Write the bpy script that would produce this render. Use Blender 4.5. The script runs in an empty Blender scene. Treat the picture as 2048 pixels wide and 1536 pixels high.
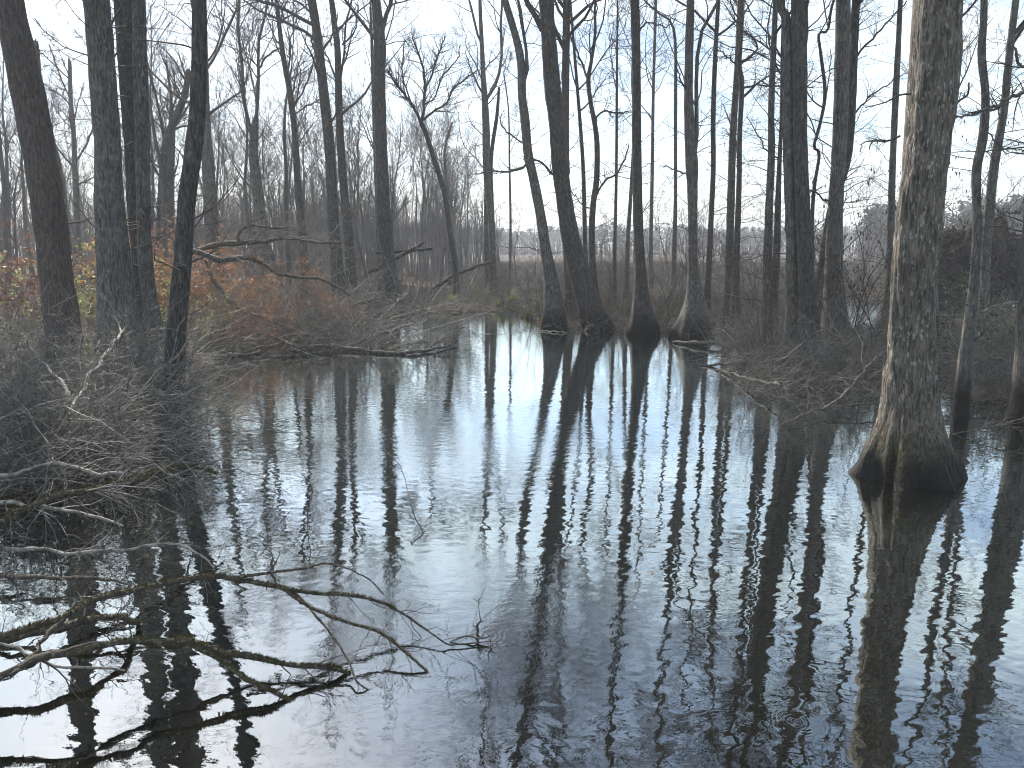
import bpy, math
import numpy as np
from mathutils import Vector
R = math.radians
# ------------------------------------------------------------------ camera, sky, sun, exposure
CAMH = 2.8; F = 1547.0; PITCH = math.atan((768-496)/F)
SUN_AZ, SUN_EL = -30.0, 41.0          # degrees right of view direction, above horizon
sc = bpy.context.scene
cam = bpy.data.cameras.new('camera'); camo = bpy.data.objects.new('camera', cam); sc.collection.objects.link(camo)
cam.sensor_width = 36; cam.lens = 36*F/2048; cam.clip_start = .05; cam.clip_end = 6000
camo.location = (0, 0, CAMH); camo.rotation_euler = (math.pi/2-PITCH, 0, 0); sc.camera = camo
w = bpy.data.worlds.new('World'); sc.world = w; w.use_nodes = True
nt = w.node_tree; nt.nodes.clear()
def WN(t, **k):
    n = nt.nodes.new(t)
    for a, b in k.items(): setattr(n, a, b)
    return n
sky = WN('ShaderNodeTexSky', sky_type='NISHITA', sun_disc=False, sun_elevation=R(SUN_EL), sun_rotation=R(SUN_AZ),
         air_density=1.0, dust_density=1.2, ozone_density=3.0, altitude=0)
tc = WN('ShaderNodeTexCoord'); sep = WN('ShaderNodeSeparateXYZ'); nt.links.new(tc.outputs['Generated'], sep.inputs[0])
ad = WN('ShaderNodeMath', operation='ADD'); ad.inputs[1].default_value = .12; nt.links.new(sep.outputs[2], ad.inputs[0])
dv = WN('ShaderNodeVectorMath', operation='DIVIDE'); cb = WN('ShaderNodeCombineXYZ')
for i in range(3): nt.links.new(ad.outputs[0], cb.inputs[i])
nt.links.new(tc.outputs['Generated'], dv.inputs[0]); nt.links.new(cb.outputs[0], dv.inputs[1])
mp = WN('ShaderNodeMapping'); mp.inputs['Scale'].default_value = (.7, 1.5, 0); mp.inputs['Rotation'].default_value = (0, 0, R(25)); mp.inputs['Location'].default_value = (3.1, 1.7, 0)
nt.links.new(dv.outputs[0], mp.inputs[0])
nz = WN('ShaderNodeTexNoise'); nz.inputs['Scale'].default_value = 1.1; nz.inputs['Detail'].default_value = 8; nz.inputs['Roughness'].default_value = .6; nz.inputs['Distortion'].default_value = .4
nt.links.new(mp.outputs[0], nz.inputs['Vector'])
rp = WN('ShaderNodeMapRange'); rp.inputs[1].default_value = .40; rp.inputs[2].default_value = .68; rp.inputs[3].default_value = .05; rp.inputs[4].default_value = .8
nt.links.new(nz.outputs['Fac'], rp.inputs[0])
mx = WN('ShaderNodeMix', data_type='RGBA'); nt.links.new(rp.outputs[0], mx.inputs[0])
nt.links.new(sky.outputs[0], mx.inputs[6]); mx.inputs[7].default_value = (9.4, 10.4, 10.4, 1)
bg = WN('ShaderNodeBackground'); bg.inputs[1].default_value = .088; nt.links.new(mx.outputs[2], bg.inputs[0])
out = WN('ShaderNodeOutputWorld'); nt.links.new(bg.outputs[0], out.inputs[0])
sl = bpy.data.lights.new('sun', 'SUN'); sl.energy = 5.0; sl.angle = R(.6); sl.color = (1, .92, .82)
so = bpy.data.objects.new('sun', sl); sc.collection.objects.link(so)
SD = Vector((math.sin(R(SUN_AZ))*math.cos(R(SUN_EL)), math.cos(R(SUN_AZ))*math.cos(R(SUN_EL)), math.sin(R(SUN_EL))))
so.rotation_euler = SD.to_track_quat('Z', 'Y').to_euler(); so.location = SD*60
vs = sc.view_settings; vs.view_transform = 'Standard'; vs.look = 'None'; vs.gamma = 1; vs.use_curve_mapping = False; vs.exposure = 1.22
cy = sc.cycles
cy.max_bounces = 5; cy.diffuse_bounces = 2; cy.glossy_bounces = 3; cy.transmission_bounces = 2; cy.volume_bounces = 0; cy.transparent_max_bounces = 4
cy.pixel_filter_type = 'BLACKMAN_HARRIS'; cy.filter_width = 1.05; cy.use_denoising = True; cy.denoiser = 'OPENIMAGEDENOISE'; cy.denoising_prefilter = 'ACCURATE'
cy.caustics_reflective = False; cy.caustics_refractive = False

# ------------------------------------------------------------------ helpers
CP, SP = math.cos(PITCH), math.sin(PITCH)
def ray(px, py):
    x = (px-1024)/F; y = (768-py)/F
    return np.array([x, CP+y*SP, -SP+y*CP])
def at_y(px, py, Y): d = ray(px, py); return np.array([0, 0, CAMH])+d*(Y/d[1])
def at_z(px, py, z): d = ray(px, py); return np.array([0, 0, CAMH])+d*((z-CAMH)/d[2])
def depth(py, z=0): return at_z(1024, py, z)[1]
RNG = np.random.default_rng
def norm(v): return v/np.maximum(np.linalg.norm(v, axis=-1, keepdims=True), 1e-9)

class Geo:
    def __init__(s): s.V = []; s.Q = []; s.T = []; s.n = 0
    def add(s, V, Q=None, T=None):
        if Q is not None and len(Q): s.Q.append(np.asarray(Q)+s.n)
        if T is not None and len(T): s.T.append(np.asarray(T)+s.n)
        s.V.append(np.asarray(V, dtype=np.float32)); s.n += len(V)
    def tubes(s, P, Rr, n=4):
        """P (N,K,3), Rr (N,K)"""
        N, K, _ = P.shape
        if N == 0: return
        T = np.gradient(P, axis=1); T = norm(T)
        md = norm(P[:, -1]-P[:, 0]+1e-6)
        a = np.where(np.abs(md[:, 2:3]) > .8, np.array([[1., 0, 0]]), np.array([[0, 0, 1.]]))
        ref = norm(np.cross(md, a))[:, None, :]
        U = norm(ref-T*np.sum(T*ref, -1, keepdims=True)); W = np.cross(T, U)
        th = np.arange(n)*2*math.pi/n
        V = P[:, :, None, :]+Rr[:, :, None, None]*(U[:, :, None, :]*np.cos(th)[None, None, :, None]+W[:, :, None, :]*np.sin(th)[None, None, :, None])
        b = (np.arange(N)*K*n)[:, None, None]+(np.arange(K-1)*n)[None, :, None]
        j = np.arange(n)[None, None, :]; j2 = (j+1) % n
        Q = np.stack([b+j, b+j2, b+n+j2, b+n+j], -1).reshape(-1, 4)
        s.add(V.reshape(-1, 3), Q)
    def cap(s, c, ring_r, axis, n=10, bump=.3, rng=None):
        axis = norm(np.array(axis)); a = np.array([0, 0, 1.]) if abs(axis[2]) < .8 else np.array([1., 0, 0])
        u = norm(np.cross(axis, a)); v = np.cross(axis, u); th = np.arange(n)*2*math.pi/n
        ring = c+ring_r*(np.cos(th)[:, None]*u+np.sin(th)[:, None]*v)
        k = (rng or RNG(1)).uniform(0, 1, n)*bump*ring_r*2
        ring2 = c+.8*ring_r*(np.cos(th)[:, None]*u+np.sin(th)[:, None]*v)+k[:, None]*axis
        V = np.vstack([ring, ring2, [c-axis*.02]]); j = np.arange(n); j2 = (j+1) % n
        s.add(V, np.stack([j, j2, n+j2, n+j], -1), np.stack([n+j, n+j2, np.full(n, 2*n)], -1))
    def build(s, name, mat, parent=None, loc=None, smooth=True):
        V = np.vstack(s.V) if s.V else np.zeros((0, 3), np.float32)
        if loc is not None: V = V-np.asarray(loc, dtype=np.float32)
        Q = np.vstack(s.Q) if s.Q else np.zeros((0, 4), int); T = np.vstack(s.T) if s.T else np.zeros((0, 3), int)
        me = bpy.data.meshes.new(name); me.vertices.add(len(V)); me.vertices.foreach_set('co', V.astype(np.float32).ravel())
        li = np.concatenate([Q.ravel(), T.ravel()]).astype(np.int32); me.loops.add(len(li)); me.loops.foreach_set('vertex_index', li)
        ls = np.concatenate([np.arange(len(Q))*4, len(Q)*4+np.arange(len(T))*3]).astype(np.int32)
        me.polygons.add(len(ls)); me.polygons.foreach_set('loop_start', ls)
        me.polygons.foreach_set('loop_total', np.concatenate([np.full(len(Q), 4), np.full(len(T), 3)]).astype(np.int32))
        me.update(calc_edges=True)
        if smooth: me.polygons.foreach_set('use_smooth', np.ones(len(ls), bool))
        me.materials.append(mat); o = bpy.data.objects.new(name, me); sc.collection.objects.link(o)
        if parent is not None: o.parent = parent
        return o
def tag(o, label=None, cat=None, group=None, kind=None):
    if label: o['label'] = label
    if cat: o['category'] = cat
    if group: o['group'] = group
    if kind: o['kind'] = kind
    return o
def empty(name, loc, label=None, cat=None, group=None):
    o = bpy.data.objects.new(name, None); o.empty_display_size = .3; sc.collection.objects.link(o); o.location = tuple(map(float, loc))
    return tag(o, label, cat, group)
KIDS = {}
def copy_thing(root, loc, rz, s, label=None, group=None, cat=None, sz=None):
    r = root.copy(); sc.collection.objects.link(r); r.location = tuple(map(float, loc)); r.rotation_euler = (0, 0, rz); r.scale = (s, s, sz or s)
    if label: r['label'] = label
    if group: r['group'] = group
    if cat: r['category'] = cat
    for ch in list(root.children):
        c = ch.copy(); sc.collection.objects.link(c); c.parent = r
    return r
def spline(pts, M):
    """Catmull-Rom through pts (n,d), M samples"""
    P = np.asarray(pts, float); n = len(P)
    if n == 2: t = np.linspace(0, 1, M)[:, None]; return P[0]*(1-t)+P[1]*t
    E = np.vstack([2*P[0]-P[1], P, 2*P[-1]-P[-2]])
    d = np.concatenate([[0], np.cumsum(np.linalg.norm(np.diff(P[:, :3], axis=0), axis=1))])
    u = np.interp(np.linspace(0, d[-1], M), d, np.arange(n)); i = np.minimum(u.astype(int), n-2); f = (u-i)[:, None]
    a, b, c, e = E[i], E[i+1], E[i+2], E[i+3]
    return .5*((2*b)+(-a+c)*f+(2*a-5*b+4*c-e)*f*f+(-a+3*b-3*c+e)*f**3)
def grow(P, Rr, rng, n, t0, t1, L, ang, K, up=.05, wob=.15, rr=.5, rmin=.004, fac=False, tipk=.25, rmax=9):
    N, Kp, _ = P.shape
    pi = np.repeat(np.arange(N), n); M = len(pi)
    t = rng.uniform(t0, t1, M)*(Kp-1); i = np.minimum(t.astype(int), Kp-2); f = (t-i)
    pos = P[pi, i]*(1-f)[:, None]+P[pi, i+1]*f[:, None]; tan = norm(P[pi, i+1]-P[pi, i])
    pr = Rr[pi, i]*(1-f)+Rr[pi, i+1]*f
    Ln = L*rng.uniform(.55, 1.35, M)
    if fac: Ln = Ln*np.linalg.norm(P[pi, -1]-P[pi, 0], axis=1)*(1.15-.6*t/(Kp-1))
    rv = norm(np.cross(tan, rng.normal(size=(M, 3)))); an = ang*rng.uniform(.65, 1.3, M)
    d = norm(tan*np.cos(an)[:, None]+rv*np.sin(an)[:, None])
    out = np.zeros((M, K, 3)); out[:, 0] = pos; st = (Ln/(K-1))[:, None]
    for k in range(1, K):
        out[:, k] = out[:, k-1]+d*st; d = norm(d+wob*rng.normal(size=(M, 3))+np.array([0, 0, up]))
    s = np.linspace(0, 1, K)[None, :]
    r0 = np.minimum(np.maximum(pr*rr*rng.uniform(.7, 1.1, M), rmin), rmax)
    return out, np.maximum(r0[:, None]*(1-(1-tipk)*s), rmin*.6)

# ------------------------------------------------------------------ materials
def mat(name, rough=.85):
    m = bpy.data.materials.new(name); m.use_nodes = True; t = m.node_tree; b = t.nodes['Principled BSDF']
    b.inputs['Roughness'].default_value = rough; b.inputs['Specular IOR Level'].default_value = .25
    return m, t, b
def nd(t, ty, ins={}, **k):
    n = t.nodes.new(ty)
    for a, b in k.items(): setattr(n, a, b)
    for a, v in ins.items():
        if hasattr(v, 'is_linked') or isinstance(v, bpy.types.NodeSocket): t.links.new(v, n.inputs[a])
        else: n.inputs[a].default_value = v
    return n
def mixc(t, f, a, b, mode='MIX'):
    n = nd(t, 'ShaderNodeMix', data_type='RGBA', blend_type=mode)
    for i, v in ((0, f), (6, a), (7, b)):
        if isinstance(v, bpy.types.NodeSocket): t.links.new(v, n.inputs[i])
        else: n.inputs[i].default_value = v if i == 0 else (*v, 1)
    return n.outputs[2]
def rng_(t, v, a, b, c=0., d=1.): return nd(t, 'ShaderNodeMapRange', {0: v, 1: a, 2: b, 3: c, 4: d}).outputs[0]
def noise(t, vec, scale, detail=4, rough=.55, dist=0):
    return nd(t, 'ShaderNodeTexNoise', {'Vector': vec, 'Scale': scale, 'Detail': detail, 'Roughness': rough, 'Distortion': dist}).outputs['Fac']
def mul(t, a, b, op='MULTIPLY'):
    return nd(t, 'ShaderNodeMath', {0: a, 1: b}, operation=op).outputs[0]
def bark(name, dark=(.034, .031, .029), mid=(.135, .126, .116), pale=(.33, .33, .31), palef=.35, sc_=1.0, wet=.35, moss=0., warm=(.14, .118, .10), bump=.02, blotch=.22):
    m, t, b = mat(name)
    co = nd(t, 'ShaderNodeTexCoord').outputs['Object']
    v = nd(t, 'ShaderNodeMapping', {'Vector': co, 'Scale': (1, 1, .13)}).outputs[0]
    v2 = nd(t, 'ShaderNodeMapping', {'Vector': co, 'Scale': (1, 1, .42)}).outputs[0]
    fis = noise(t, v, 34*sc_, 5, .6, .3); plates = noise(t, v2, 11*sc_, 5, .6); big = noise(t, co, 1.3, 3); lich = noise(t, v2, 22*sc_, 3, .5)
    c = mixc(t, rng_(t, fis, .38, .62), dark, mid)
    c = mixc(t, rng_(t, plates, .5, .7, 0, .6), c, warm)
    lf = mul(t, rng_(t, lich, .585, .63), rng_(t, big, .35, .65, .25, 1.)); c = mixc(t, mul(t, lf, palef), c, pale)
    big2 = noise(t, co, 4., 4, .6); c = mixc(t, rng_(t, big2, .5, .72, 0, blotch), c, pale if palef > .3 else mid)
    c = mixc(t, rng_(t, noise(t, co, 2.3, 4), .55, .75, 0, .35), c, dark)
    z = nd(t, 'ShaderNodeSeparateXYZ', {0: co}).outputs[2]
    if moss:
        mz = mul(t, rng_(t, z, .95, .15), rng_(t, noise(t, co, 5, 5, .65), .46, .6)); c = mixc(t, mul(t, mz, moss), c, (.075, .07, .012))
    wl = mul(t, noise(t, co, 6, 4, .7), .5); zz = mul(t, z, wl, 'SUBTRACT')
    if wet: c = mixc(t, rng_(t, zz, wet+.25, wet-.25), c, (.012, .011, .010))
    t.links.new(c, b.inputs['Base Color'])
    h = mul(t, fis, mul(t, plates, .6, 'MULTIPLY'), 'ADD')
    bp = nd(t, 'ShaderNodeBump', {'Height': h, 'Strength': .9, 'Distance': bump}); t.links.new(bp.outputs[0], b.inputs['Normal'])
    return m
def plain(name, c1, c2, scale=6., rough=.85, c3=None, gen='Object', trans=0., wood=False):
    m, t, b = mat(name, rough); co = nd(t, 'ShaderNodeTexCoord').outputs[gen]
    c = mixc(t, rng_(t, noise(t, co, scale, 4, .6), .35, .65), c1, c2)
    if c3: c = mixc(t, rng_(t, noise(t, co, scale*2.7, 3), .55, .68), c, c3)
    t.links.new(c, b.inputs['Base Color'])
    if wood:
        v = nd(t, 'ShaderNodeMapping', {'Vector': co, 'Scale': (.5, 1, 1)}).outputs[0]; bp = nd(t, 'ShaderNodeBump', {'Height': noise(t, v, 45, 5, .65), 'Strength': 1, 'Distance': .02}); t.links.new(bp.outputs[0], b.inputs['Normal'])
    if trans:
        tr = nd(t, 'ShaderNodeBsdfTranslucent'); t.links.new(c, tr.inputs[0])
        ms = nd(t, 'ShaderNodeMixShader', {0: trans}); t.links.new(b.outputs[0], ms.inputs[1]); t.links.new(tr.outputs[0], ms.inputs[2])
        t.links.new(ms.outputs[0], t.nodes['Material Output'].inputs[0])
    return m
M_bark = bark('grey_bark'); M_bark2 = bark('dark_bark', (.022, .021, .020), (.076, .071, .066), (.22, .23, .22), .25)
M_bark3 = bark('pale_bark', (.04, .038, .036), (.14, .133, .125), (.32, .32, .30), .4)
M_big = bark('big_bark', (.035, .030, .026), (.155, .138, .118), (.42, .41, .38), .62, 1.3, .22, .8, (.22, .17, .125), .03, .15)
M_red = bark('brown_bark', (.036, .030, .028), (.105, .09, .084), (.22, .21, .20), .3, 1., .3, 0, (.12, .082, .066))
M_twig = plain('twig_bark', (.078, .073, .068), (.215, .205, .192), 3)
M_twigd = plain('dark_twig_bark', (.05, .044, .040), (.115, .10, .09), 3)
M_far = plain('far_bark', (.07, .063, .06), (.12, .11, .105), .7)
M_bramble = plain('bramble_stems', (.040, .037, .034), (.165, .155, .145), 2.2, .6, (.36, .34, .31))
M_pale = plain('bleached_wood', (.10, .09, .078), (.36, .335, .295), 7, .8, (.055, .048, .042), wood=True)
M_log = plain('wet_log', (.04, .034, .028), (.13, .115, .10), 14, .8, (.24, .22, .19), wood=True)
M_mossb = plain('mossy_bark', (.045, .038, .03), (.10, .085, .065), 14, .85, (.22, .20, .16), wood=True)
M_moss = plain('branch_moss', (.045, .042, .010), (.105, .095, .022), 14, .9, None, 'Object', .25)
M_orange = plain('orange_leaves', (.21, .10, .05), (.40, .205, .10), 2.2, .6, (.26, .20, .11), 'Object', .4)
M_redl = plain('red_leaves', (.12, .05, .04), (.20, .085, .06), 2.2, .6, None, 'Object', .4)
M_yellow = plain('yellow_green_leaves', (.15, .165, .05), (.32, .32, .14), 2.5, .5, (.6, .58, .4), 'Object', .45)
M_green = plain('dark_green_leaves', (.03, .055, .025), (.10, .14, .07), 5, .35, (.25, .3, .2), 'Object', .2)
M_sedge = plain('sedge_blades', (.13, .18, .03), (.33, .38, .08), 4, .5, (.42, .36, .15), 'Object', .5)
M_dry = plain('dry_grass', (.12, .092, .064), (.22, .175, .12), 1.2, .9, (.10, .08, .06), 'Object', .3)
M_litter = plain('leaf_litter', (.07, .045, .03), (.20, .13, .08), 3, .9, (.30, .24, .18), 'Object', .2)
M_pods = plain('dry_seed_clusters', (.05, .035, .03), (.10, .07, .055), 5)
M_soil = plain('root_ball_soil', (.010, .009, .009), (.030, .025, .023), 5, .95)
M_pine = plain('far_evergreens', (.022, .033, .022), (.05, .065, .04), .05, .9)
M_farwood = plain('far_grey_wood', (.06, .055, .052), (.10, .09, .086), .08, .9)

# ------------------------------------------------------------------ ground: one sheet to the horizon
def gpx(L): return np.array([at_z(x, y, 0)[:2] for x, y in L])
landA = np.vstack([gpx([(-900, 1130), (-300, 1090), (0, 1040), (160, 1010), (300, 950), (352, 895), (368, 850), (382, 790), (400, 745), (455, 722), (520, 712), (600, 706), (655, 690), (700, 655), (740, 636), (800, 630), (900, 627), (1000, 626),
    (1040, 630), (1075, 652), (1110, 659), (1160, 655), (1200, 661), (1250, 664), (1300, 669), (1335, 664), (1350, 651), (1420, 655), (1480, 645), (1560, 628), (1660, 604), (1700, 596), (1860, 594), (2200, 590)]), [[900, 60], [900, 1500], [-900, 1500], [-900, 8]]])
landB = gpx([(1440, 707), (1480, 742), (1530, 765), (1600, 780), (1680, 786), (1740, 776), (1775, 750), (1765, 712), (1700, 690), (1620, 690), (1560, 672), (1500, 668), (1460, 685)])
landC = gpx([(1905, 782), (1910, 800), (1960, 808), (2048, 815), (2400, 830), (2500, 720), (2048, 705), (1960, 700), (1945, 725), (1925, 760)])
landD = gpx([(1880, 610), (1885, 640), (1930, 662), (2048, 668), (2500, 680), (2600, 590), (2048, 585)])
landE = gpx([(1375, 660), (1350, 668), (1356, 676), (1395, 679), (1425, 672), (1415, 660)])
def sdf(P, poly):
    d = np.full(len(P), 1e9); ins = np.zeros(len(P), bool); n = len(poly)
    for i in range(n):
        a, b = poly[i], poly[(i+1) % n]; e = b-a; v = P-a
        h = np.clip((v@e)/(e@e), 0, 1)[:, None]; d = np.minimum(d, np.linalg.norm(v-e*h, axis=1))
        c = ((a[1] > P[:, 1]) != (b[1] > P[:, 1])) & (P[:, 0] < (b[0]-a[0])*(P[:, 1]-a[1])/((b[1]-a[1]) or 1e-9)+a[0]); ins ^= c
    return np.where(ins, d, -d)
def wavy(x, y, f, s):
    r = RNG(s); o = 0
    for k in range(6):
        a = r.uniform(0, 6.28); g = f*r.uniform(.5, 2); o = o+np.sin((x*math.cos(a)+y*math.sin(a))*g+r.uniform(0, 6.28))
    return o/6
def landd(P):
    d = np.max([sdf(P, q) for q in (landA, landB, landC, landD, landE)], axis=0)
    return d+.35*wavy(P[:, 0], P[:, 1], 1.7, 3)*np.clip(P[:, 1]/20, .3, 2)
def height(P):
    d = landd(P); h = np.clip(d*.28, -.6, .13)+.05*wavy(P[:, 0], P[:, 1], 3.1, 7)*np.clip(d, 0, 1)+.05*wavy(P[:, 0], P[:, 1], .5, 9)*np.clip(d/4, 0, 1)
    return h
u = np.linspace(-1, 1, 430); v = np.linspace(0, 1, 430)
gx = 42*u+1100*u**7; gy = -12+82*v+1300*v**7
GX, GY = np.meshgrid(gx, gy); GP = np.stack([GX.ravel(), GY.ravel()], 1); GH = height(GP)
g = Geo(); ii = (np.arange(429)[:, None]*430+np.arange(429)[None, :]).ravel()
g.add(np.column_stack([GP, GH]), np.stack([ii, ii+1, ii+431, ii+430], -1))
mg, t, b = mat('swamp_ground', .95); co = nd(t, 'ShaderNodeTexCoord').outputs['Object']
c = mixc(t, rng_(t, noise(t, co, 6, 6, .65), .38, .62), (.028, .020, .014), (.10, .068, .042))
c = mixc(t, rng_(t, noise(t, co, 30, 3, .6), .52, .66), c, (.19, .145, .10))
yy = nd(t, 'ShaderNodeSeparateXYZ', {0: co})
c = mixc(t, mul(t, rng_(t, yy.outputs[1], 36, 55), rng_(t, noise(t, co, .35, 5, .6), .3, .6, .4, 1)), c, (.085, .070, .055))
wetz = nd(t, 'ShaderNodeMapRange', {0: yy.outputs[2], 1: .07, 2: .02}).outputs[0]
c = mixc(t, wetz, c, (.012, .010, .008)); t.links.new(c, b.inputs['Base Color'])
bp = nd(t, 'ShaderNodeBump', {'Height': noise(t, co, 18, 6, .7), 'Strength': 1, 'Distance': .08}); t.links.new(bp.outputs[0], b.inputs['Normal'])
tag(g.build('ground', mg), kind='structure')
def gz(x, y): return float(height(np.array([[x, y]]))[0])

# ------------------------------------------------------------------ water
mw = bpy.data.materials.new('dark_swamp_water'); mw.use_nodes = True; t = mw.node_tree; t.nodes.clear()
co = nd(t, 'ShaderNodeTexCoord').outputs['Object']; sp = nd(t, 'ShaderNodeSeparateXYZ', {0: co})
patch = rng_(t, noise(t, co, .33, 3, .5, .6), .44, .62)                     # where the breeze roughens the surface
def blob(cx, cy_, r0, r1):
    d = nd(t, 'ShaderNodeVectorMath', {0: nd(t, 'ShaderNodeCombineXYZ', {0: sp.outputs[0], 1: sp.outputs[1]}).outputs[0], 1: (cx, cy_, 0)}, operation='DISTANCE').outputs['Value']
    return d, rng_(t, d, r1, r0)
pb = at_z(900, 1230, 0); _, bl = blob(pb[0], pb[1], .2, 1.9)
pb2 = at_z(950, 880, 0); _, bl2 = blob(pb2[0], pb2[1], .3, 3.2)
breeze = nd(t, 'ShaderNodeMath', {0: mul(t, patch, .08), 1: mul(t, bl, bl2, 'MAXIMUM')}, operation='MAXIMUM').outputs[0]
vA = nd(t, 'ShaderNodeMapping', {'Vector': co, 'Scale': (1, 1.35, 1), 'Rotation': (0, 0, R(18))}).outputs[0]
h1 = mul(t, noise(t, vA, 5.5, 1, .4), .0021)
h2 = mul(t, mul(t, noise(t, vA, 21, 2, .5), .00060), rng_(t, breeze, 0, 1, .30, 1.3))
h3 = mul(t, mul(t, noise(t, vA, 62, 1, .5), .00026), rng_(t, breeze, 0, 1, .02, 1.6))
H = mul(t, mul(t, h1, h2, 'ADD'), h3, 'ADD')
for (px, py, lam, rad, amp) in ((1590, 1442, .026, .22, .00006), (962, 1272, .035, .4, .00009), (868, 1354, .033, .30, .00009), (706, 1348, .03, .25, .00007)):
    c_ = at_z(px, py, 0); d, f = blob(c_[0], c_[1], 0, rad)
    sn = nd(t, 'ShaderNodeMath', {0: mul(t, d, 2*math.pi/lam)}, operation='SINE').outputs[0]
    H = mul(t, H, mul(t, mul(t, sn, amp), f), 'ADD')
bpw = nd(t, 'ShaderNodeBump', {'Height': H, 'Strength': 1.0, 'Distance': 1.0})
fr = nd(t, 'ShaderNodeFresnel', {'IOR': 1.33, 'Normal': bpw.outputs[0]}).outputs[0]
fac = nd(t, 'ShaderNodeMath', {0: mul(t, mul(t, fr, .50, 'POWER'), 1.5), 1: .98}, operation='MINIMUM').outputs[0]
gl = nd(t, 'ShaderNodeBsdfGlossy', {'Color': (.92, .99, .985, 1), 'Roughness': 0., 'Normal': bpw.outputs[0]})
df = nd(t, 'ShaderNodeBsdfDiffuse', {'Color': (.0045, .004, .0025, 1)})
ms = nd(t, 'ShaderNodeMixShader', {0: fac}); t.links.new(df.outputs[0], ms.inputs[1]); t.links.new(gl.outputs[0], ms.inputs[2])
mo = nd(t, 'ShaderNodeOutputMaterial'); t.links.new(ms.outputs[0], mo.inputs[0])
g = Geo(); wx = np.array([-1000, -200, -50, -15, 0, 15, 50, 200, 1000.]); wy = np.array([-12, 0, 10, 25, 50, 100, 300, 1200.])
X, Y = np.meshgrid(wx, wy); ii = (np.arange(7)[:, None]*9+np.arange(8)[None, :]).ravel()
g.add(np.column_stack([X.ravel(), Y.ravel(), np.zeros(X.size)]), np.stack([ii, ii+1, ii+10, ii+9], -1)); tag(g.build('water', mw, smooth=False), kind='structure')

# ------------------------------------------------------------------ trees
def trunk_path(pts, Y, yj=0., yj2=0.):
    """pixels (x, y, w) at depth Y -> (n,4) world points + radius, base first"""
    o = []
    for px, py, wd in pts:
        p = at_y(px, py, Y); o.append([*p, wd/2/F*(Y/ray(px, py)[1])])
    return np.array(o)
def tube_path(C, Rr, n, rng, flute=.0, fz=.6, base=None, rough=.035):
    """one detailed trunk: rings with lobes and buttress fluting"""
    K = len(C); T = norm(np.gradient(C, axis=0)); ref = np.array([1., 0, 0]); U = norm(ref-T*(T@ref)[:, None]); W = np.cross(T, U)
    th = np.linspace(0, 2*math.pi, n, endpoint=False); z = C[:, 2:3]; rad = np.ones((K, n))
    for k in (2, 3, 5, 7, 11, 14):
        rad += rough*rng.uniform(.4, 1)*(3/(k+2))*np.sin(k*th[None, :]+rng.uniform(-1, 1)*z*1.2+rng.uniform(0, 6.28)+.8*np.sin(z*rng.uniform(1, 3)+k))
    if flute:
        e = np.exp(-np.maximum(z, 0)/fz)
        for k, a in ((5, .6), (8, .35), (3, .3)): rad += flute*a*e*np.sin(k*th[None, :]+rng.uniform(0, 6.28)+.3*z)
    rad += .02*np.sin(z*rng.uniform(5, 9)+rng.uniform(0, 6))
    V = C[:, None, :]+(Rr[:, None]*rad)[:, :, None]*(U[:, None, :]*np.cos(th)[None, :, None]+W[:, None, :]*np.sin(th)[None, :, None])
    j = np.arange(n); b = (np.arange(K-1)*n)[:, None]; j2 = (j+1) % n
    return V.reshape(-1, 3), np.stack([b+j, b+j2, b+n+j2, b+n+j], -1).reshape(-1, 4)
GT = 'bare trees standing in the swamp'
def pods(g, P, rng, n, size=.03):
    k = rng.integers(0, len(P), n); c = P[k]+rng.normal(0, .03, (n, 3)); s = rng.uniform(.6, 1.3, (n, 1))*size
    o = np.array([[1, 0, 0], [-.5, .87, 0], [-.5, -.87, 0]])*.45
    V = np.concatenate([(c+np.array([0, 0, 1])*s*1.2)[:, None], c[:, None]+o[None]*s[:, None], (c-np.array([0, 0, 1])*s*1.4)[:, None]], 1)
    f = np.array([[0, 1, 2], [0, 2, 3], [0, 3, 1], [4, 2, 1], [4, 3, 2], [4, 1, 3]]); g.add(V.reshape(-1, 3), None, ((np.arange(n)*5)[:, None, None]+f[None]).reshape(-1, 3))
def leaves(g, c, rng, size, flat=.0):
    n = len(c); a = norm(rng.normal(size=(n, 3))); b = norm(np.cross(a, rng.normal(size=(n, 3)))); s = (size*rng.uniform(.6, 1.3, n))[:, None]
    if flat: a[:, 2] *= 1-flat; b[:, 2] *= 1-flat; a = norm(a); b = norm(b)
    nn = np.cross(a, b)
    V = np.stack([c-a*s, c+b*s*.45+nn*s*.15, c+a*s, c-b*s*.45+nn*s*.15], 1)
    j = np.arange(n)*4; g.add(V.reshape(-1, 3), np.stack([j, j+1, j+2, j+3], -1))
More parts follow.
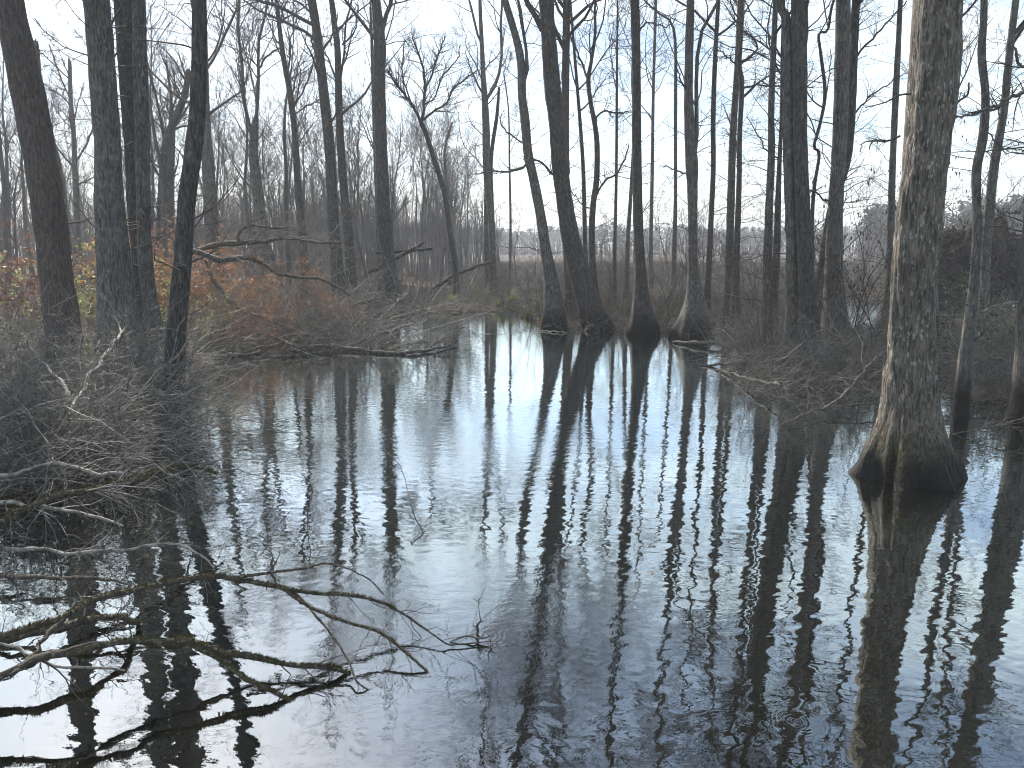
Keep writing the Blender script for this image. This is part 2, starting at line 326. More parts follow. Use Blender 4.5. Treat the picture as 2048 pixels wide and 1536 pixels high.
def tree(label, base_y, pts, m=None, H=23, limbs=(), crown=17, side=8, seed=0, flute=.08, flare=.7, fz=.45, name='bare_tree', sides=20, snag=False, podn=0, rough=.035, group=GT, cat='tree', rtop=.35, twm=None, sidelen=1.6, sub=1.0, lean=0., ltw=13, ltl=.36):
    rng = RNG(seed+1000); Y = depth(base_y); m = m or M_bark; twm = twm or M_twigd
    W4 = trunk_path(sorted(pts, key=lambda p: -p[1]), Y)
    if W4[0, 2] > .25:                                                       # carry the trunk down to its foot
        d = W4[0, :3]-W4[1, :3]; k = (W4[0, 2]-.1)/max(-d[2], .2); W4 = np.vstack([[*(W4[0, :3]+d*min(k, 3)*.8+0), W4[0, 3]*1.03], W4]); W4[0, 2] = .1
    fl = flare > 0
    low = W4[0].copy(); low[2] = -.35; low[:2] += (W4[0, :2]-W4[1, :2])*.0; W4 = np.vstack([low, W4]) if W4[0, 2] > -.2 else W4
    if not snag and W4[-1, 2] < H:
        top = W4[-1]; d = norm((W4[-1, :3]-W4[-3, :3])[None])[0]; d[1] = 0; ex = []; p = top[:3].copy(); n = max(3, int((H-top[2])/1.6)); st = (H-top[2])/n
        for k in range(n):
            d = norm((d+np.array([rng.normal(0, .05), rng.normal(0, .05), .10]))[None])[0]; p = p+d*st/max(d[2], .5)
            ex.append([*p, top[3]*(1-(1-rtop*.3)*((k+1)/n)**1.7)])
        W4 = np.vstack([W4, ex])
    ln = np.sum(np.linalg.norm(np.diff(W4[:, :3], axis=0), axis=1)); K = int(max(24, ln/.11))
    S = spline(W4, K); C = S[:, :3]; r = np.maximum(S[:, 3], .012)
    if lean or True:
        zz = np.maximum(C[:, 2], 0); C[:, 1] += .16*np.sin(zz*.35+rng.uniform(0, 6))*np.clip(zz/3, 0, 1)+lean*zz
    if fl: r = r*(1+flare*np.exp(-np.maximum(C[:, 2], 0)/fz))
    root = empty(name, (C[0, 0], C[0, 1], 0), label, cat, group); L0 = np.array([C[0, 0], C[0, 1], 0])
    g = Geo(); V, Q = tube_path(C, r, sides, rng, flute, fz*1.3, rough=rough); g.add(V, Q)
    if snag: g.cap(C[-1], r[-1], C[-1]-C[-2], sides, 1.2, rng)
    g.build('trunk', m, root, L0)
    LP = []; 
    for li in limbs:
        A = trunk_path(li, Y); A[:, 1] += np.linspace(0, rng.uniform(-.6, .6), len(A))+np.interp(A[0, 2], C[:, 2], C[:, 1])-Y
        if li[-1][1] <= 4:                                                   # leaves the frame: carries on upward
            p = A[-1].copy(); d = norm((A[-1, :3]-A[-2, :3])[None])[0]
            for k in range(4):
                d = norm((d+np.array([rng.normal(0, .12), rng.normal(0, .12), .12]))[None])[0]; p = np.array([*(p[:3]+d*1.3), p[3]*.72]); A = np.vstack([A, p])
        Sx = spline(A, 14); Sx[:, 3] = np.maximum(Sx[:, 3]*.78, .006); Sx[1:-1, :3] += rng.normal(0, .02, (12, 3)); LP.append(Sx)
        g = Geo(); g.tubes(Sx[None, :, :3], Sx[None, :, 3], 8); g.build('limb', m, root, L0)
    g = Geo(); ends = []
    i0 = np.searchsorted(C[:, 2], H*.45) if not snag else K-2
    if crown and i0 < K-6:
        Cs = C[i0::max(1, (K-i0)//14)][None]; rs = r[i0::max(1, (K-i0)//14)][None]
        a, ar = grow(Cs, rs, rng, crown if base_y > 625 else int(crown*.65), 0, .98, 4.6*H/22, .8, 9, .06, .16, (.6 if base_y > 625 else .42), (.018 if base_y > 625 else .012), rmax=.09); g.tubes(a, ar, 6)
        b, br = grow(a, ar, rng, int(6*sub)+1, .2, 1, .5, .7, 6, .04, .2, .6, .010, True); g.tubes(b, br, 4)
        c_, cr = grow(b, br, rng, int(6*sub)+1, .15, 1, .5, .7, 5, .02, .22, .6, .006, True); g.tubes(c_, cr, 3)
        e, er = grow(c_, cr, rng, 2, .2, 1, .5, .7, 3, .02, .2, .6, .0045, True); g.tubes(e, er, 3); ends.append(e[:, -1]); ends.append(c_[:, -1])
    if side:
        i1 = np.searchsorted(C[:, 2], H*.5) if not snag else K-1; ia = np.searchsorted(C[:, 2], 1.2); q = slice(ia, max(i1, ia+20), max(1, (i1-ia)//16))
        a, ar = grow(C[q][None], r[q][None], rng, int(side*2.5), .0, 1, sidelen, 1.15, 8, .03, .2, .12, .005, rmax=.015); g.tubes(a, ar, 4)
        b, br = grow(a, ar, rng, 5, .15, 1, .5, .75, 5, .02, .2, .55, .003, True); g.tubes(b, br, 3)
        c_, cr = grow(b, br, rng, 3, .2, 1, .5, .75, 4, .0, .2, .6, .0024, True); g.tubes(c_, cr, 3); ends.append(c_[:, -1])
    for Sx in LP:
        a, ar = grow(Sx[None, :, :3], Sx[None, :, 3], rng, ltw, .15, 1, ltl, .75, 6, .05, .2, .45, .004, True); g.tubes(a, ar, 4)
        b, br = grow(a, ar, rng, 6, .15, 1, .5, .7, 5, .02, .2, .5, .003, True); g.tubes(b, br, 3)
        c_, cr = grow(b, br, rng, 3, .15, 1, .5, .7, 4, .02, .2, .6, .0024, True); g.tubes(c_, cr, 3); ends.append(c_[:, -1])
    if g.n: g.build('crown' if not snag else 'twigs', twm, root, L0)
    if podn and ends:
        E = np.vstack(ends); g = Geo(); pods(g, E, rng, podn); tag(g.build('seed_clusters', M_pods, root, L0), kind='stuff')
    return root

# left clump on the near bank
tree('thick leaning tree with a long split in its bark, furthest left in the photo', 738, [(22, 0, 52), (58, 200, 60), (87, 400, 63), (102, 525, 62), (124, 662, 66), (128, 705, 70)], M_red, 17, crown=9, side=6, seed=1, flare=.15, rough=.05)
tree('broken-topped pale snag hidden behind the leaning split-bark tree', 655, [(74, 92, 13), (82, 180, 18), (97, 260, 22), (113, 330, 24), (128, 480, 26), (140, 640, 28)], M_bark3, 8, crown=0, side=5, seed=2, snag=True, name='dead_snag', group=None, cat='dead tree', flare=.2)
tree('smooth straight grey tree, second from the left on the near bank', 760, [(199, 0, 50), (210, 200, 50), (215, 300, 49), (211, 400, 49), (214, 500, 50), (217, 600, 51), (219, 695, 54), (220, 740, 58)], M_bark, 17, crown=9, side=5, seed=3, flare=.15)
tree('dark tree standing just right of the smooth grey tree on the near bank', 715, [(243, 0, 37), (254, 200, 36), (262, 300, 36), (268, 400, 36), (282, 520, 38), (293, 690, 40)], M_bark2, 20, crown=9, side=5, seed=4, flare=.15)
tree('slim speckled tree pressed against the dark one in the left clump', 730, [(273, 0, 26), (278, 100, 27), (284, 200, 29), (292, 400, 27), (297, 540, 28), (309, 640, 31), (316, 700, 33)], M_bark, 19, crown=8, side=6, seed=5, flare=.15)
tree('thin pale curved stem rising in front of the left clump of trunks', 745, [(229, 150, 9), (234, 240, 12), (240, 330, 15), (249, 480, 20), (261, 600, 24), (277, 700, 28)], M_bark3, 12, crown=5, side=5, seed=6, flare=.15)
tree('dark tree leaning right over the orange leaves at the bank edge', 838, [(392, 0, 29), (393, 200, 31), (386, 300, 33), (375, 400, 33), (370, 500, 35), (362, 600, 36), (354, 680, 38), (349, 760, 41), (347, 815, 46)], M_bark2, 15, crown=10, side=5, seed=7, flare=.3)
tree('grey forked tree standing behind the dark bank-edge tree', 610, [(404, 0, 11), (408, 120, 15), (412, 240, 20), (420, 350, 25), (424, 440, 27), (428, 560, 30)], M_bark, 19, limbs=[[(412, 140, 8), (436, 95, 7), (455, 45, 7), (470, 0, 6)]], seed=8)
tree('crooked tree with a sharp elbow left of the dark bank-edge tree', 590, [(375, 140, 11), (366, 195, 13), (345, 245, 14), (331, 290, 15), (326, 380, 16), (324, 500, 18)], M_bark2, 13, limbs=[[(331, 290, 8), (318, 230, 7), (300, 160, 6), (290, 130, 5)], [(343, 250, 8), (345, 190, 7), (340, 130, 5)]], seed=9)
tree('grey straight tree beside the crooked elbow tree', 585, [(345, 250, 12), (344, 340, 14), (343, 430, 16), (345, 540, 18)], M_bark, 12, seed=10)
tree('slender tree with climbing forks left of the smooth grey tree', 580, [(137, 130, 7), (140, 200, 8), (148, 270, 9), (155, 400, 11), (158, 520, 12)], M_bark, 15, limbs=[[(152, 330, 5), (178, 270, 5), (190, 200, 4)], [(140, 200, 4), (120, 150, 4), (100, 90, 3)]], seed=11)
# middle
tree('grey tree splitting into two tall stems behind the fallen branches', 598, [(512, 250, 14), (508, 300, 17), (512, 341, 20), (519, 400, 21), (523, 460, 23), (530, 560, 26)], M_bark, 9, crown=0, side=2, limbs=[[(508, 290, 9), (492, 200, 9), (488, 130, 8), (482, 60, 8), (488, 0, 7)], [(512, 260, 10), (519, 180, 9), (517, 120, 8), (524, 60, 7), (540, 0, 6)], [(518, 140, 6), (535, 110, 5), (560, 90, 4)]], seed=12, snag=True)
tree('wavy slender tree between the twin-stemmed one and the dark leaner', 600, [(553, 15, 8), (563, 100, 10), (578, 180, 12), (590, 270, 12), (598, 380, 14), (606, 470, 16), (611, 565, 18)], M_bark2, 18, limbs=[[(553, 15, 5), (545, 0, 5)], [(584, 220, 5), (612, 160, 4), (625, 100, 3)]], seed=13)
tree('tall dark tree leaning left with a heavy limb out of the frame top', 618, [(623, 0, 18), (633, 68, 18), (648, 205, 20), (659, 307, 21), (667, 444, 23), (674, 520, 25), (681, 595, 29)], M_bark2, 22, limbs=[[(629, 50, 10), (592, 33, 9), (555, 12, 8), (515, 0, 8)], [(655, 270, 6), (668, 235, 5), (690, 215, 4)], [(640, 130, 5), (622, 80, 5), (628, 60, 4)]], seed=14)
tree('slim tree right behind the dark left-leaning tree', 606, [(662, 0, 11), (669, 55, 12), (675, 102, 13), (680, 239, 15), (686, 341, 16), (695, 444, 18), (703, 560, 20)], M_bark2, 20, limbs=[[(681, 160, 6), (688, 105, 6), (690, 40, 5), (700, 0, 5)], [(684, 90, 5), (710, 60, 4), (716, 10, 4)]], seed=15)
tree('stout straight dark tree with a high fork, left of the open water', 615, [(751, 0, 19), (757, 60, 23), (760, 102, 25), (760, 171, 23), (764, 308, 24), (770, 444, 27), (777, 520, 28), (782, 575, 36), (784, 605, 46)], M_bark2, 23, limbs=[[(762, 70, 13), (768, 35, 12), (776, 0, 11)], [(772, 80, 4), (785, 40, 3), (790, 0, 3)]], seed=16, flare=.1)
tree('thin straight tree close behind the stout high-forked one', 596, [(741, 30, 5), (745, 160, 7), (750, 300, 8), (757, 450, 9), (760, 560, 11)], M_bark, 16, seed=17)
tree('slanting tree with a wide fan crown against the pale sky', 604, [(843, 246, 10), (852, 267, 10), (865, 308, 10), (876, 342, 10), (886, 376, 10), (893, 410, 10), (901, 468, 10), (909, 520, 11), (913, 571, 12)], M_bark2, 8, crown=0, side=2, snag=True,
     limbs=[[(843, 246, 8), (821, 205, 7), (787, 161, 6), (773, 137, 4)], [(843, 246, 8), (847, 205, 7), (850, 154, 6), (838, 110, 5), (825, 75, 3)], [(846, 240, 7), (865, 225, 6), (893, 205, 5), (906, 175, 5), (934, 154, 4), (954, 138, 3)],
            [(850, 180, 6), (866, 140, 5), (880, 95, 4), (890, 70, 3)], [(846, 210, 5), (868, 196, 4), (885, 150, 4), (915, 115, 3), (920, 85, 2)], [(822, 205, 4), (805, 150, 4), (808, 100, 3), (812, 80, 2)]], seed=18, ltw=30, ltl=.5)
tree('grey understory tree with a dense brushy crown behind the fan-crowned tree', 575, [(905, 245, 4), (890, 300, 5), (893, 360, 7), (898, 450, 8), (900, 540, 9)], M_bark, 9.5, crown=14, side=6, seed=19)
tree('tall twin-limbed tree at the centre left of the open marsh', 600, [(960, 0, 7), (964, 102, 9), (968, 191, 11), (970, 239, 12), (973, 342, 14), (983, 444, 13), (986, 520, 14), (987, 590, 17)], M_bark, 22, limbs=[[(974, 195, 9), (994, 161, 8), (1002, 110, 7), (1001, 60, 7), (1004, 0, 6)], [(965, 90, 6), (953, 60, 6), (945, 30, 6), (938, 0, 5)]], seed=20)
tree('straight slim companion stem beside the twin-limbed centre tree', 596, [(973, 350, 8), (972, 444, 9), (974, 520, 11), (976, 585, 13)], M_bark, 14, crown=8, side=4, seed=21)
tree('broken-tipped dead pole leaning against the twin-limbed centre tree', 598, [(998, 178, 5), (994, 230, 7), (985, 290, 8), (981, 340, 9), (984, 440, 11), (989, 590, 14)], M_bark2, 8, crown=0, side=3, seed=22, snag=True, name='dead_snag', group=None, cat='dead tree')
tree('very thin pole tree in front of the marsh, left of the burl tree', 590, [(1008, 150, 2.6), (1017, 222, 3), (1019, 330, 4), (1021, 444, 5), (1020, 560, 6)], M_bark, 13, crown=8, side=8, seed=23)
tree('leaning burl-necked tree on a cone-shaped swollen base in the water', 659, [(1010, 0, 14), (1022, 40, 14), (1037, 95, 15), (1043, 137, 17), (1044, 191, 17), (1050, 239, 18), (1056, 308, 19), (1067, 359, 19), (1080, 427, 20), (1091, 500, 22), (1100, 550, 28), (1105, 590, 36), (1108, 622, 45), (1109, 650, 54)], M_bark, 23,
     limbs=[[(1046, 172, 9), (1054, 135, 10), (1053, 102, 8), (1045, 51, 8), (1039, 0, 7)], [(1070, 320, 7), (1040, 338, 6), (1010, 345, 5), (980, 345, 4), (950, 350, 3)], [(1066, 318, 6), (1045, 290, 4), (1010, 262, 4), (1000, 240, 3)]], seed=24, flare=0, flute=.2)
tree('large dark tree forking at the frame top and leaning over the pool', 659, [(1092, 0, 30), (1095, 51, 28), (1100, 120, 31), (1106, 188, 33), (1112, 239, 31), (1120, 325, 33), (1131, 410, 33), (1141, 470, 37), (1153, 520, 40), (1166, 571, 41), (1180, 612, 46), (1188, 640, 54), (1192, 656, 64)], M_bark2, 24,
     limbs=[[(1085, 62, 17), (1068, 27, 14), (1054, 0, 13)], [(1122, 380, 7), (1098, 340, 6), (1070, 318, 5), (1050, 322, 4)]], seed=25, flare=0.05, flute=.24, sides=40)
tree('straight brown tree standing right behind the large dark leaning tree', 632, [(1133, 0, 15), (1132, 100, 15), (1131, 205, 16), (1132, 400, 17), (1140, 620, 19)], M_red, 22, seed=26, side=10)
tree('thin dark sapling leaning right beside the large leaning tree', 628, [(1142, 17, 5), (1151, 137, 6), (1159, 239, 7), (1166, 342, 8), (1170, 479, 9), (1175, 600, 11)], M_bark2, 17, seed=27, side=10)
tree('S-curved dark tree with seed clusters at its high fork', 642, [(1190, 0, 4), (1190, 68, 6), (1183, 120, 7), (1177, 160, 9), (1182, 205, 9), (1190, 246, 10), (1195, 290, 11), (1194, 359, 12), (1187, 410, 12), (1184, 479, 13), (1187, 560, 15), (1194, 625, 19)], M_bark2, 18, podn=500,
     limbs=[[(1176, 158, 6), (1160, 110, 5), (1145, 75, 4), (1135, 40, 3)], [(1189, 246, 5), (1205, 222, 5), (1235, 222, 4), (1262, 220, 3)], [(1181, 100, 4), (1200, 60, 4), (1208, 0, 3)], [(1190, 400, 6), (1210, 360, 5), (1235, 345, 5), (1252, 310, 4), (1257, 290, 3)], [(1186, 420, 4), (1165, 410, 3), (1140, 380, 2)]], seed=28, side=12)
tree('thin whip-straight tree between the S-curved one and the round-based one', 618, [(1236, 0, 3.5), (1234, 171, 5), (1232, 342, 6), (1229, 479, 7), (1229, 590, 9)], M_bark2, 19, seed=29, side=12, podn=250)
tree('slim tree peeking out left of the flared round-based tree', 622, [(1268, 250, 5), (1263, 380, 7), (1257, 479, 9), (1252, 600, 11)], M_bark, 15, seed=30)
tree('perfectly straight dark tree with a dark flared skirt at the pool edge', 669, [(1270, 0, 18), (1274, 137, 18), (1275, 308, 19), (1277, 444, 20), (1279, 500, 21), (1281, 554, 25), (1283, 605, 36), (1285, 635, 47), (1286, 658, 62)], M_bark2, 24, seed=31, flare=.05, flute=.24, sides=36, side=10, limbs=[[(1281, 60, 5), (1300, 40, 4), (1340, 45, 3), (1360, 25, 2)]])
tree('slender straight pole just right of the flared skirt tree', 600, [(1311, 0, 6), (1306, 171, 6), (1305, 342, 7), (1303, 479, 8), (1302, 580, 10)], M_bark, 18, seed=32, side=10)
tree('thin tree with its top bent sharply to the left', 596, [(1347, 60, 6), (1351, 100, 6), (1352, 205, 7), (1352, 376, 7), (1349, 479, 9), (1346, 580, 10)], M_bark2, 8, crown=0, snag=True, side=9, limbs=[[(1348, 62, 6), (1335, 40, 6), (1312, 27, 5), (1294, 8, 5), (1285, 0, 4)], [(1351, 100, 3), (1375, 70, 2), (1400, 50, 2)]], seed=33)
# right half
tree('double-stemmed tree braided at mid height on a dark skirted foot', 676, [(1381, 0, 15), (1380, 68, 17), (1379, 171, 17), (1381, 239, 20), (1386, 330, 25), (1387, 376, 21), (1387, 450, 19), (1386, 513, 20), (1388, 560, 26), (1390, 610, 44), (1388, 645, 62), (1386, 668, 74)], M_bark, 23,
     limbs=[[(1390, 320, 13), (1396, 260, 12), (1396, 200, 11), (1394, 147, 10), (1399, 100, 10), (1412, 45, 9), (1437, 0, 8)], [(1381, 190, 5), (1362, 160, 4), (1352, 130, 3)], [(1385, 350, 4), (1360, 340, 4), (1335, 330, 2)]], seed=34, flare=.05, flute=.26, sides=36)
tree('narrow dark tree close right of the braided double tree', 640, [(1438, 0, 8), (1433, 102, 9), (1428, 239, 10), (1427, 342, 10), (1419, 479, 11), (1413, 610, 14)], M_bark2, 20, seed=35, side=10, podn=200)
tree('grey tree leaning right, left partner of the burl-limbed tree', 648, [(1485, 0, 14), (1481, 68, 13), (1474, 171, 13), (1466, 273, 14), (1460, 410, 15), (1457, 500, 16), (1456, 620, 19)], M_bark, 21, seed=36, side=10)
tree('dark knobbly tree with a hooked burl limb and hanging seed clusters', 652, [(1481, 126, 9), (1486, 171, 10), (1482, 273, 10), (1480, 376, 11), (1473, 513, 13), (1471, 620, 17)], M_bark2, 12, crown=5, seed=37, podn=700, side=10, limbs=[[(1481, 126, 10), (1500, 114, 8), (1516, 100, 6), (1521, 82, 5), (1508, 62, 4), (1490, 48, 3)], [(1484, 175, 6), (1520, 166, 5), (1560, 167, 4), (1640, 168, 3)], [(1483, 135, 5), (1450, 100, 3), (1440, 90, 3)]])
tree('lean straight tree at the left edge of the brushy islet', 735, [(1547, 0, 10), (1541, 137, 12), (1538, 222, 12), (1539, 308, 14), (1536, 410, 15), (1535, 479, 16), (1534, 600, 20), (1532, 690, 23)], M_bark, 16, seed=38, side=10, crown=9)
tree('slanted stem half hidden behind the two big islet trunks', 690, [(1562, 230, 7), (1556, 330, 9), (1552, 420, 12), (1548, 560, 15)], M_bark2, 15, seed=39, side=6, limbs=[[(1557, 320, 4), (1535, 305, 4), (1522, 270, 3), (1500, 230, 2)]])
tree('thick curved-top tree in the middle of the brushy islet', 745, [(1558, 0, 14), (1572, 40, 18), (1573, 137, 20), (1572, 308, 20), (1577, 444, 22), (1580, 502, 25), (1584, 600, 30), (1588, 700, 35)], M_bark, 16, seed=40, side=9, crown=9)
tree('thickest dark trunk on the brushy islet with a high side stem', 750, [(1601, 0, 27), (1603, 137, 29), (1601, 273, 27), (1603, 410, 28), (1607, 513, 30), (1614, 620, 36), (1620, 700, 44)], M_bark2, 17, seed=41, side=9, crown=10, limbs=[[(1610, 110, 13), (1615, 68, 12), (1620, 0, 11)], [(1606, 375, 5), (1630, 385, 5), (1655, 400, 4), (1680, 430, 3)]], sides=26)
tree('zigzag thin tree twisting between two big islet trunks', 700, [(1668, 0, 5), (1655, 60, 5), (1637, 68, 5), (1640, 110, 6), (1647, 188, 7), (1636, 250, 6), (1624, 294, 6), (1634, 310, 6), (1624, 376, 7), (1620, 450, 8), (1622, 600, 9)], M_bark2, 12, crown=5, seed=42, side=8, limbs=[[(1637, 70, 3), (1660, 30, 3), (1664, 0, 3)], [(1646, 200, 3), (1662, 150, 3), (1672, 90, 2)]])
tree('tall pale-sided straight tree at the right end of the islet', 735, [(1681, 0, 27), (1681, 137, 28), (1680, 273, 28), (1675, 400, 28), (1673, 468, 31), (1671, 571, 38), (1672, 639, 48), (1673, 700, 56)], M_bark3, 17, seed=43, side=9, crown=9, sides=26)
tree('dark tree leaning steeply right behind the pale-sided islet tree', 705, [(1710, 0, 16), (1703, 102, 17), (1690, 308, 18), (1664, 400, 17), (1650, 479, 17), (1634, 620, 20)], M_bark2, 18, seed=44, side=12, limbs=[[(1700, 120, 6), (1740, 80, 5), (1775, 40, 4), (1800, 10, 3)], [(1694, 240, 5), (1730, 200, 4), (1770, 170, 3), (1800, 150, 2)]])
tree('clean straight pole tree on a flared foot left of the giant tree', 690, [(1799, 0, 9), (1795, 171, 12), (1790, 342, 13), (1786, 479, 15), (1780, 570, 20), (1772, 640, 32)], M_bark, 20, seed=45, side=8, limbs=[[(1788, 280, 4), (1760, 278, 4), (1738, 283, 3), (1736, 300, 2)]])
tree('thin crooked tree seen just right of the giant trunk', 655, [(1878, 330, 8), (1874, 400, 10), (1882, 450, 11), (1872, 520, 12), (1870, 600, 14)], M_bark, 14, seed=46, side=5, crown=6)
tree('wavy pale tree snaking upward at the right side of the frame', 828, [(1980, 0, 13), (1974, 102, 15), (1980, 188, 15), (1973, 273, 17), (1958, 342, 17), (1956, 444, 17), (1951, 520, 18), (1942, 605, 20), (1931, 690, 24), (1925, 770, 28)], M_bark3, 14, seed=47, side=12, crown=9, flare=.2,
     limbs=[[(1960, 440, 3), (1990, 428, 3), (2030, 424, 2), (2060, 430, 2)], [(1976, 250, 4), (2010, 290, 3), (2060, 300, 3)]])
tree('straight sunlit slim tree beside the wavy pale one at right', 690, [(2027, 0, 13), (2016, 120, 14), (2009, 222, 15), (1992, 342, 17), (1982, 462, 18), (1973, 554, 19), (1966, 640, 22)], M_bark3, 18, seed=48, side=12, limbs=[[(2012, 190, 8), (2022, 130, 7), (2026, 90, 6), (2040, 128, 7), (2060, 128, 6)], [(2000, 215, 7), (1950, 228, 6), (1908, 236, 5)]])
tree('big grey trunk cut off by the right frame edge', 842, [(2092, 0, 52), (2078, 200, 52), (2066, 400, 54), (2060, 600, 57), (2060, 760, 62), (2060, 825, 72)], M_bark, 15, seed=49, side=6, crown=9, flare=.2, sides=26, limbs=[[(2070, 180, 14), (2010, 200, 9), (1960, 222, 8), (1910, 236, 6)]])

# the giant tree in the right foreground: wide buttressed foot, a second stem fused on its left
def giant():
    Y = depth(952); rng = RNG(77)
    pts = [(1879, 0, 84), (1875, 100, 86), (1867, 200, 84), (1856, 300, 78), (1842, 400, 82), (1832, 500, 82), (1825, 600, 80), (1824, 700, 87), (1821, 760, 98), (1820, 810, 108), (1819, 850, 124), (1818, 885, 150), (1817, 915, 178), (1817, 940, 204), (1817, 955, 220)]
    W = trunk_path(pts[::-1], Y); W = np.vstack([[W[0, 0], W[0, 1], -.3, W[0, 3]*1.15], W])
    p = W[-1].copy()
    for k in range(7): p = p+np.array([.10, 0, 1.35, 0]); p[3] *= .93; W = np.vstack([W, p])
    K = 460; S = spline(W, K); C = S[:, :3].copy(); r = S[:, 3]; n = 96
    T = norm(np.gradient(C, axis=0)); U = norm(np.array([[1., 0, 0]])-T*T[:, :1]); Wv = np.cross(T, U)
    th = np.linspace(0, 2*math.pi, n, endpoint=False)[None, :]; z = C[:, 2:3]; zc = np.maximum(z, 0); rad = np.ones((K, n))
    e = np.exp(-zc/.42)
    lobes = np.zeros_like(rad)
    for a, wd, am in ((3.05, .30, .42), (-.12, .34, .30), (-1.25, .25, .24), (-2.15, .24, .26), (1.3, .3, .2), (2.2, .3, .2)):
        dd = (th-a+math.pi) % (2*math.pi)-math.pi; lobes += am*np.exp(-(dd/wd)**2)
    rad = rad*(1-.30*e)+lobes*e*1.05
    # seam of the fused second stem on the left
    dd = (th+2.35+.10*np.sin(z*.9)+math.pi) % (2*math.pi)-math.pi; rad -= .13*np.exp(-(dd/.10)**2)*np.clip((z-.9)/1.2, .35, 1)
    for k in range(18):
        f = rng.integers(7, 40); rad += .0085*np.sin(f*th+rng.uniform(-3, 3)*z+1.3*np.sin(z*rng.uniform(2, 6)+k)+rng.uniform(0, 6.28))
    for k in range(10): rad += .006*np.sin(rng.integers(2, 9)*th+z*rng.uniform(4, 26)+rng.uniform(0, 6.28))
    V = C[:, None]+(r[:, None]*rad)[:, :, None]*(U[:, None]*np.cos(th)[0][None, :, None]+Wv[:, None]*np.sin(th)[0][None, :, None])
    j = np.arange(n); b = (np.arange(K-1)*n)[:, None]; j2 = (j+1) % n
    L0 = np.array([C[0, 0], C[0, 1], 0]); root = empty('bare_tree', L0, 'giant pale-flecked tree with a mossy buttressed foot in the right foreground', 'tree', GT)
    g = Geo(); g.add(V.reshape(-1, 3), np.stack([b+j, b+j2, b+n+j2, b+n+j], -1).reshape(-1, 4)); g.build('trunk', M_big, root, L0)
    # second stem, fused below and free above
    s = trunk_path([(1832, 470, 40), (1836, 380, 46), (1842, 280, 50), (1850, 180, 52), (1856, 80, 52), (1860, 0, 50)], Y); s[:, 1] += .08
    q = s[-1].copy()
    for k in range(5): q = q+np.array([-.05, .12, 1.3, 0]); q[3] *= .9; s = np.vstack([s, q])
    S2 = spline(s, 140); V2, Q2 = tube_path(S2[:, :3], S2[:, 3], 40, rng, rough=.03); g = Geo(); g.add(V2, Q2); g.build('stem', M_big, root, L0)
    g = Geo()
    for (Cc, rr) in ((C[300:], r[300:]), (S2[70:, :3], S2[70:, 3])):
        q = slice(0, None, 10); a, ar = grow(Cc[q][None], rr[q][None], rng, 8, .2, .98, 3.4, .8, 9, .06, .16, .35, .012); g.tubes(a, ar, 6)
        b_, br = grow(a, ar, rng, 6, .2, 1, .5, .7, 6, .04, .2, .5, .006, True); g.tubes(b_, br, 4)
        c_, cr = grow(b_, br, rng, 6, .15, 1, .5, .7, 5, .02, .22, .5, .0035, True); g.tubes(c_, cr, 3)
    g.build('crown', M_twigd, root, L0)
    for li in ([(1800, 272, 5), (1775, 282, 4), (1745, 283, 3), (1738, 300, 2)], [(1905, 215, 6), (1920, 200, 5), (1935, 190, 4), (1938, 165, 3)], [(1916, 38, 6), (1932, 25, 5), (1945, 10, 4), (1952, 0, 4)], [(1822, 188, 4), (1800, 190, 4), (1770, 205, 3), (1730, 215, 2)]):
        A = trunk_path(li, Y); S3 = spline(A, 10); gg = Geo(); gg.tubes(S3[None, :, :3], S3[None, :, 3], 6)
        a, ar = grow(S3[None, :, :3], S3[None, :, 3], rng, 8, .3, 1, .6, .7, 6, .0, .2, .5, .0022, True); gg.tubes(a, ar, 3)
        b_, br = grow(a, ar, rng, 3, .3, 1, .5, .7, 4, .0, .2, .6, .0018, True); gg.tubes(b_, br, 3); gg.build('limb', M_bark2, root, L0)
    # moss on the lit root between two buttresses
    sel = (V[:, :, 2] > .05) & (V[:, :, 2] < .42); kk, jj = np.nonzero(sel); aa = (th[0][jj]+math.pi) % (2*math.pi)-math.pi
    ok = (aa > -2.6) & (aa < -1.9) & (RNG(5).random(len(aa)) < .8); P0 = V[kk[ok], jj[ok]]; rg = RNG(6); P0 = np.repeat(P0, 5, 0)
    P0 = P0+rg.normal(0, .012, P0.shape); g = Geo(); d = norm(P0-np.column_stack([np.full(len(P0), L0[0]), np.full(len(P0), L0[1]), P0[:, 2]])); tip = P0+d*.022+rg.normal(0, .008, P0.shape)
    g.tubes(np.stack([P0, tip], 1), np.tile([[.003, .001]], (len(P0), 1)), 3); g.build('moss', M_moss, root, L0)
giant()

